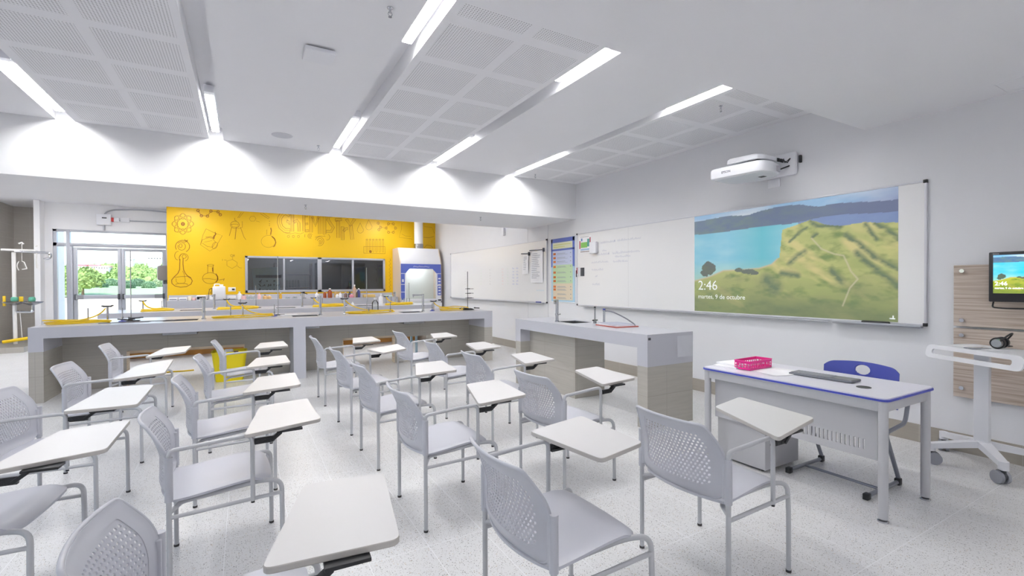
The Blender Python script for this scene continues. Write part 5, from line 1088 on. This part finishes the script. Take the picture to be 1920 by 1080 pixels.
solo('cable_box', MB().box(-.03, 0, -.012, .012, -.04, .04, .004), BLACK, 'small black socket on the wall right of the projector mount', 'socket', loc=(WX, 2.905, 2.80))
solo('wall_outlet', MB().box(-.02, 0, -.07, .07, -.045, .045, .006), WHITEP, 'white wall outlet just below the projector mount plate', 'outlet', loc=(WX, 3.20, 2.585))

# ------------------------------------------------------------------ computer corner at the right edge
def wpanel(za, zb, lab, bolts):
    t = thing('wood_wall_panel', lab, 'wall panel', (WX-.02, .9, za))
    MB().box(WX-.045, WX-.02, .15, 1.617, za, zb, .002).build('board', WOOD, t, smooth=False, world=True)
    for (y, z) in bolts: MB().cyl((WX-.075, y, z), (WX-.001, y, z), .013, seg=12).lathe([(.0, 0), (.02, 0), (.02, .004)], 0, 0, 3).build('standoff_bolt', CHROME, t, world=True) if 0 else MB().cyl((WX-.06, y, z), (WX-.001, y, z), .012, seg=12).cyl((WX-.066, y, z), (WX-.058, y, z), .016, seg=16).build('standoff_bolt', CHROME, t, world=True)
wpanel(1.075, 1.59, 'upper ash-wood wall panel behind the black monitor', ((1.56, 1.54), (1.56, 1.125), (.21, 1.54), (.21, 1.125)))
wpanel(.475, 1.055, 'lower ash-wood wall panel behind the rolling table', ((1.56, 1.00), (1.56, .555), (.21, 1.00), (.21, .555)))
t = thing('monitor', 'black all-in-one computer screen showing the coast picture, cut by the right edge', 'computer', (5.17, 1.10, 1.29))
MX = 5.15
MB().box(MX, MX+.05, .82, 1.372, 1.29, 1.682, .008).box(MX+.05, WX-.045, 1.0, 1.2, 1.4, 1.58, .01).build('casing', BLACK, t, world=True)
picture('screen', vcol_mat('screen_light', .05, .75, .15), t, lambda a, b: (MX-.0006, 1.345+(.845-1.345)*a, 1.357+(1.657-1.357)*b), 160, 100, 1.5, 0)
text_mesh('2:46', .042, lambda a, b, d: (MX-.0014, 1.336-a, 1.42+b), .0006).build('clock_text', mat('screen_text', (250, 250, 250), .5, emit=(1, 1, 1), es=.9), t, smooth=False, world=True)
text_mesh('martes, 9 de octubre', .0185, lambda a, b, d: (MX-.0014, 1.336-a, 1.392+b), .0004).build('date_text', mat('screen_text2', (250, 250, 250), .5, emit=(1, 1, 1), es=.9), t, smooth=False, world=True)
text_mesh('lenovo', .013, lambda a, b, d: (MX-.0014, 1.347-a, 1.664+b), .0003).build('maker_mark', mat('maker_white', (190, 190, 195), .5), t, smooth=False, world=True)
MB().tube(fillet([(MX+.03, 1.35, 1.29), (MX+.0, 1.35, 1.245), (MX-.0, 1.28, 1.24), (MX, .85, 1.245), (MX+.03, .84, 1.29)], .02, 5), .006, 8).build('stand_wire', BLACK, t, world=True)
# rolling table
t = thing('rolling_table', 'white height-adjustable rolling table on four grey casters by the wood panels', 'table', (4.95, 1.37, 0))
PX, PY = 4.93, 1.345
Wm = mat('white_powder_coat', (222, 223, 228), .35)
MB().box(PX-.03, PX+.03, PY-.045, PY+.045, .20, .90, .012).box(PX-.024, PX+.024, PY-.038, PY+.038, .6, .925, .01).build('column', Wm, t, world=True)
FL = Vector((4.74, 1.665, .94)); FR = Vector((4.42, 1.045, .94)); d_ = (FR-FL).normalized(); nrm = Vector((-d_.y, d_.x, 0)); nrm = nrm if nrm.x > 0 else -nrm
def TP(a, b, z): q = FL+d_*a+nrm*b; return (q.x, q.y, z)
Lw = (FR-FL).length
out = rrect(0, Lw, 0, .40, .05, 5); 
def prism_on(mb, poly, z0, z1): n = len(poly); mb.add([TP(a, b, z_) for z_ in (z0, z1) for a, b in poly], [tuple(range(n))[::-1], tuple(range(n, 2*n))]+[(i, (i+1) % n, n+(i+1) % n, n+i) for i in range(n)]); return mb
def ring_on(mb, o_, i_, z0, z1): n = len(o_); mb.add([TP(a, b, z_) for z_ in (z0, z1) for pl_ in (o_, i_) for a, b in pl_], [f_ for i in range(n) for j in [(i+1) % n] for f_ in ((i, n+i, n+j, j), (2*n+i, 2*n+j, 3*n+j, 3*n+i), (i, j, 2*n+j, 2*n+i), (n+i, 3*n+i, 3*n+j, n+j))]); return mb
tt = MB(); prism_on(tt, rrect(.02, Lw-.02, .10, .44, .04, 5), .930, .948); o_, i_ = rrect(0, Lw, 0, .105, .045, 5), rrect(.05, Lw-.07, .032, .072, .019, 5); n_ = len(o_)
def HP(a, b, th): q = FL+d_*a-nrm*(.02+b*.25-.10)-nrm*th; return (q.x, q.y, .950-b*.97)
tt.add([HP(a, b, th) for th in (0, .014) for pl_ in (o_, i_) for a, b in pl_], [f_ for i in range(n_) for j in [(i+1) % n_] for f_ in ((i, n_+i, n_+j, j), (2*n_+i, 2*n_+j, 3*n_+j, 3*n_+i), (i, j, 2*n_+j, 2*n_+i), (n_+i, 3*n_+i, 3*n_+j, n_+j))])
o = tt.build('tray_top', Wm, t, world=True); o['label'] = 'white tray top with long slotted handle'
bs = MB(); hub = Vector((PX, PY, .20)); W4 = [(4.76, 1.60), (5.20, 1.66), (4.70, 1.17), (5.17, 1.10)]
for (cx_, cy_) in W4:
    v = Vector((cx_-PX, cy_-PY, 0)); s_ = Vector((-v.y, v.x, 0)).normalized()
    for k in range(1): 
        a0, a1 = hub, hub+v; wa, wb = .04, .026
        bs.add([a0+s_*wa+Vector((0, 0, -.02)), a0-s_*wa+Vector((0, 0, -.02)), a1-s_*wb+Vector((0, 0, -.075)), a1+s_*wb+Vector((0, 0, -.075)), a0+s_*wa+Vector((0, 0, .03)), a0-s_*wa+Vector((0, 0, .03)), a1-s_*wb+Vector((0, 0, -.035)), a1+s_*wb+Vector((0, 0, -.035))], [(0, 1, 2, 3), (7, 6, 5, 4), (0, 4, 5, 1), (1, 5, 6, 2), (2, 6, 7, 3), (3, 7, 4, 0)])
    bs.cyl((cx_, cy_, .105), (cx_, cy_, .166), .03, seg=14)
bs.build('base', Wm, t, world=True)
CM = mat('caster_grey', (150, 152, 160), .4)
for i, (cx_, cy_) in enumerate(W4):
    c_ = MB(); aa = (.5, 1.9, 2.6, .9)[i]; dx, dy = math.cos(aa), math.sin(aa); ox, oy = cx_+.02*dy, cy_-.02*dx
    for s_ in (-1, 1): c_.cyl((ox+dx*.012*s_, oy+dy*.012*s_, .047), (ox+dx*.034*s_, oy+dy*.034*s_, .047), .047, seg=20)
    c_.build('caster', CM, t, world=True)
    MB().cyl((ox-dx*.012, oy-dy*.012, .055), (ox+dx*.012, oy+dy*.012, .055), .042, seg=16).cyl((cx_, cy_, .07), (cx_, cy_, .11), .016, seg=10).build('caster_fork', DARKG, t, world=True)
HD = Vector(TP(Lw*.44, .33, .948))
t = thing('headphones', 'black and silver headphones with a cable on the rolling table', 'headphones', tuple(HD))
for s_ in (-1, 1):
    MB().cyl((s_*.025, 0, .045), (s_*.055, 0, .045), .042, seg=20).build('ear_cushion', BLACK, t); MB().cyl((s_*.055, 0, .045), (s_*.075, 0, .045), .036, .028, seg=20).build('ear_cup', STEEL, t)
MB().tube([(.068*math.cos(v), -.01-.06*math.sin(v)*.9, .05+.07*math.sin(v)) for v in [PI*k/16 for k in range(17)]], .006, 8).build('headband', BLACK, t)
MB().tube(fillet([(.07, 0, .02), (.12, .02, .006), (.20, -.03, .006), (.26, .06, .006)], .03), .004, 6).build('cable', BLACK, t)
c = TP(.25, .27, .9485); solo('paper_sheet', MB().box(-.105, .105, -.15, .15, 0, .002), PAPER, 'white sheet lying on the rolling table tray', 'paper', loc=c, rz=math.atan2(d_.y, d_.x)+PI/2)
c = TP(Lw*.42, .17, .9485); solo('smartphone', MB().box(-.035, .035, -.07, .07, 0, .008, .003), mat('grey_phone', (150, 154, 164), .2), 'flat grey device lying before the headphones on the rolling table', 'device', loc=c, rz=1.0)

# ------------------------------------------------------------------ outdoors, seen through the glass door
random.seed(5)
SAND = mat('sandy_ground', (214, 198, 168), .9, noise=.12, nscale=.25); GRASS = mat('dry_grass', (156, 172, 92), .9, noise=.25, nscale=.5)
struct('ground_outside', MB().box(-120, 60, 16.7, 96, -.5, -.25), SAND, smooth=False)
def HT(x, y):
    d = y-92
    if d < 0: return -.3
    return -.3 + 2.2*min(1, d/60) + 34*(1/(1+math.exp(-(d-420)/70)))*(.62+.25*math.sin(x*.011+1.4)+.12*math.sin(x*.027)) + 9*(1/(1+math.exp(-(d-190)/35)))*(.55+.4*math.sin(x*.02+2.0))
xs_ = [-330+9*i for i in range(48)]; ys_ = [92+13*j for j in range(52)]; vs = []
rn = random.Random(2)
for y in ys_:
    for x in xs_: vs.append((x, y, HT(x, y)+(rn.uniform(-1, 1)*min(1.6, max(0, (y-60)/60)))))
nx_ = len(xs_); fs = [(j*nx_+i, j*nx_+i+1, (j+1)*nx_+i+1, (j+1)*nx_+i) for j in range(len(ys_)-1) for i in range(nx_-1)]
GREEN = mat('scrub_green', (132, 160, 116), .9, noise=.3, nscale=.12)
o = struct('hills', MB().add(vs, fs), GREEN)
solo('grass_strip', MB().box(-110, 40, 97, 114, -.25, -.10), GRASS, 'yellow-green strip of grass beyond the sandy yard', 'grass', smooth=False)['kind'] = 'stuff'
LEAF = [mat('tree_leaf_%d' % k, c, .8, noise=.4, nscale=1.2) for k, c in enumerate(((122, 148, 84), (84, 116, 88), (104, 136, 102), (130, 150, 114)))]
BARK = mat('tree_bark', (110, 92, 74), .9)
def blob(cx, cy, cz, r, n=3, seed=0, leaves=900, ls=.09):
    rr_ = random.Random(seed); mb = MB()
    for k in range(leaves):
        th = rr_.uniform(0, 2*PI); ph = math.acos(rr_.uniform(-.6, 1)); q = r*(.72+.34*rr_.random())
        c = Vector((cx+q*math.sin(ph)*math.cos(th), cy+q*math.sin(ph)*math.sin(th)*.8, cz+q*math.cos(ph)*.75)); u = Vector((rr_.uniform(-1, 1), rr_.uniform(-1, 1), rr_.uniform(-1, 1))).normalized(); v = u.orthogonal().normalized(); s = ls*r*rr_.uniform(.6, 1.3)
        mb.add([c+u*s, c+v*s*.7, c-u*s, c-v*s*.7], [(0, 1, 2, 3)])
    bm = bmesh.new(); bmesh.ops.create_icosphere(bm, subdivisions=2, radius=r*.82)
    for v in bm.verts: v.co = Vector((cx+v.co.x*rr_.uniform(.85, 1.1), cy+v.co.y*.8, cz+v.co.z*.72*rr_.uniform(.85, 1.1)))
    bm.verts.index_update(); mb.add([tuple(v.co) for v in bm.verts], [tuple(v.index for v in f.verts) for f in bm.faces]); bm.free(); return mb
def tree(px, Y, r, kind, lab, cz=None, seed=0):
    x = onY(px, 520, Y).x; g = HT(x, Y) if Y > 92 else -.25; t = thing('tree', lab, 'tree', (x, Y, g), group='trees beyond the glass door')
    cz = cz or r*1.0+.5
    blob(0, 0, cz, r, seed=seed).build('crown', LEAF[kind], t, smooth=False); MB().cyl((0, 0, -.2), (0, 0, cz), .06*r+.05, .04*r, seg=8).build('trunk', BARK, t); return t
tree(155, 94, 2.5, 0, 'large bright leafy tree beyond the yard, at the left of the left door leaf', 2.5, 1)
tree(127, 88, 1.4, 0, 'leafy tree seen through the narrow side light of the door', 1.2, 2)
tree(188, 113, 1.2, 1, 'dark bush right of the large bright tree', .9, 3); tree(208, 124, 1.3, 2, 'mid-green bush close to the centre stiles, in the left door leaf', .9, 4)
tree(240, 112, 1.2, 1, 'dark bush just right of the centre stiles', .9, 5); tree(259, 124, 1.3, 1, 'dark spreading bush in the middle of the right door leaf', .9, 6); tree(279, 113, 1.2, 2, 'mid-green bush at the right of the right door leaf', .8, 7); tree(299, 125, 1.3, 3, 'pale green bush beside the right door stile', .9, 8)
HOUSES = [(154, 300, 12), (178, 290, 12), (197, 280, 12), (243, 430, 12), (291, 420, 18), (184, 380, 4), (273, 380, 4)]
fm_ = MB(); rn = random.Random(9)
for k in range(420):
    px = rn.uniform(126, 322); Y = 128*math.exp(rn.random()*1.3); x = onY(px, 520, Y).x; q = rn.uniform(.6, 1.0)*(1+Y/500)
    if any(abs(px-h[0]) < h[2] and h[1]-110 < Y < h[1]+18 for h in HOUSES): continue; fm_.mi(k % 4)
    c = blob(x, Y, HT(x, Y)+.5*q, 2.3*q, seed=20+k, leaves=60, ls=.15); fm_.add(c.v, c.f)
o = fm_.build('hillside_woodland', LEAF, None, smooth=False); tag(o, 'dense green woodland covering the hillside beyond the glass door', 'woodland', kind='stuff')
def house(px0, px1, py0, py1, Y, wall, roofc, lab, nwin=3):
    a, b = onY(px0, py1, Y), onY(px1, py0, Y); w = (b.x-a.x); h = b.z-a.z; t = thing('distant_house', lab, 'building', ((a.x+b.x)/2, Y, a.z))
    MB().box(-w/2, w/2, -3, 5, -6, h*.62).build('wall', mat('house_wall_'+lab[:12], wall, .8), t, smooth=False)
    MB().prism([(-3.3, h*.60), (5.3, h*.60), (1, h)], -w/2-.4, w/2+.4, 'x').build('roof', mat('house_roof_'+lab[:12], roofc, .8), t, smooth=False)
    for k in range(nwin): xx = -w/2+w*(k+.5)/nwin; MB().box(xx-w*.06, xx+w*.06, -3.05, -2.98, h*.15, h*.42).build('window', DARKG, t, smooth=False)
house(146, 163, 496, 503.5, 300, (226, 214, 210), (188, 96, 100), 'long pink-roofed house at the far left of the view')
house(170, 186, 496, 504, 290, (230, 216, 212), (196, 104, 104), 'red-roofed house group in the middle of the left door leaf', 4)
house(187, 206, 498, 505, 280, (236, 226, 222), (216, 150, 146), 'pale pink-roofed house right of the red-roofed one', 4)
house(236, 250, 484, 490, 430, (238, 238, 238), (216, 218, 220), 'white hilltop building in the right door leaf')
house(278, 304, 480, 487, 420, (236, 234, 236), (196, 186, 190), 'grey-white row of hilltop buildings near the right stile', 5)
a, b = onY(183, 493, 380), onY(186, 480, 380)
t = thing('water_tower', 'slim white tower on the skyline in the left door leaf', 'tower', (a.x+.6, 380, a.z-5)); MB().box(-.7, .7, -.7, .7, 0, b.z-a.z+4).build('shaft', WHITEP, t, smooth=False); MB().box(-1.3, 1.3, -1.3, 1.3, b.z-a.z+4, b.z-a.z+6).build('tank', WHITEP, t, smooth=False)
a, b = onY(272, 492, 380), onY(274, 480, 380)
t = thing('telecom_mast', 'slim pale mast on the skyline in the right door leaf', 'mast', (a.x, 380, a.z-5)); MB().box(-.5, .5, -.5, .5, 0, b.z-a.z+5).build('shaft', WHITEP, t, smooth=False); MB().box(-1.2, 1.2, -.3, .3, b.z-a.z+3.4, b.z-a.z+4.2).build('antenna', WHITEP, t, smooth=False)
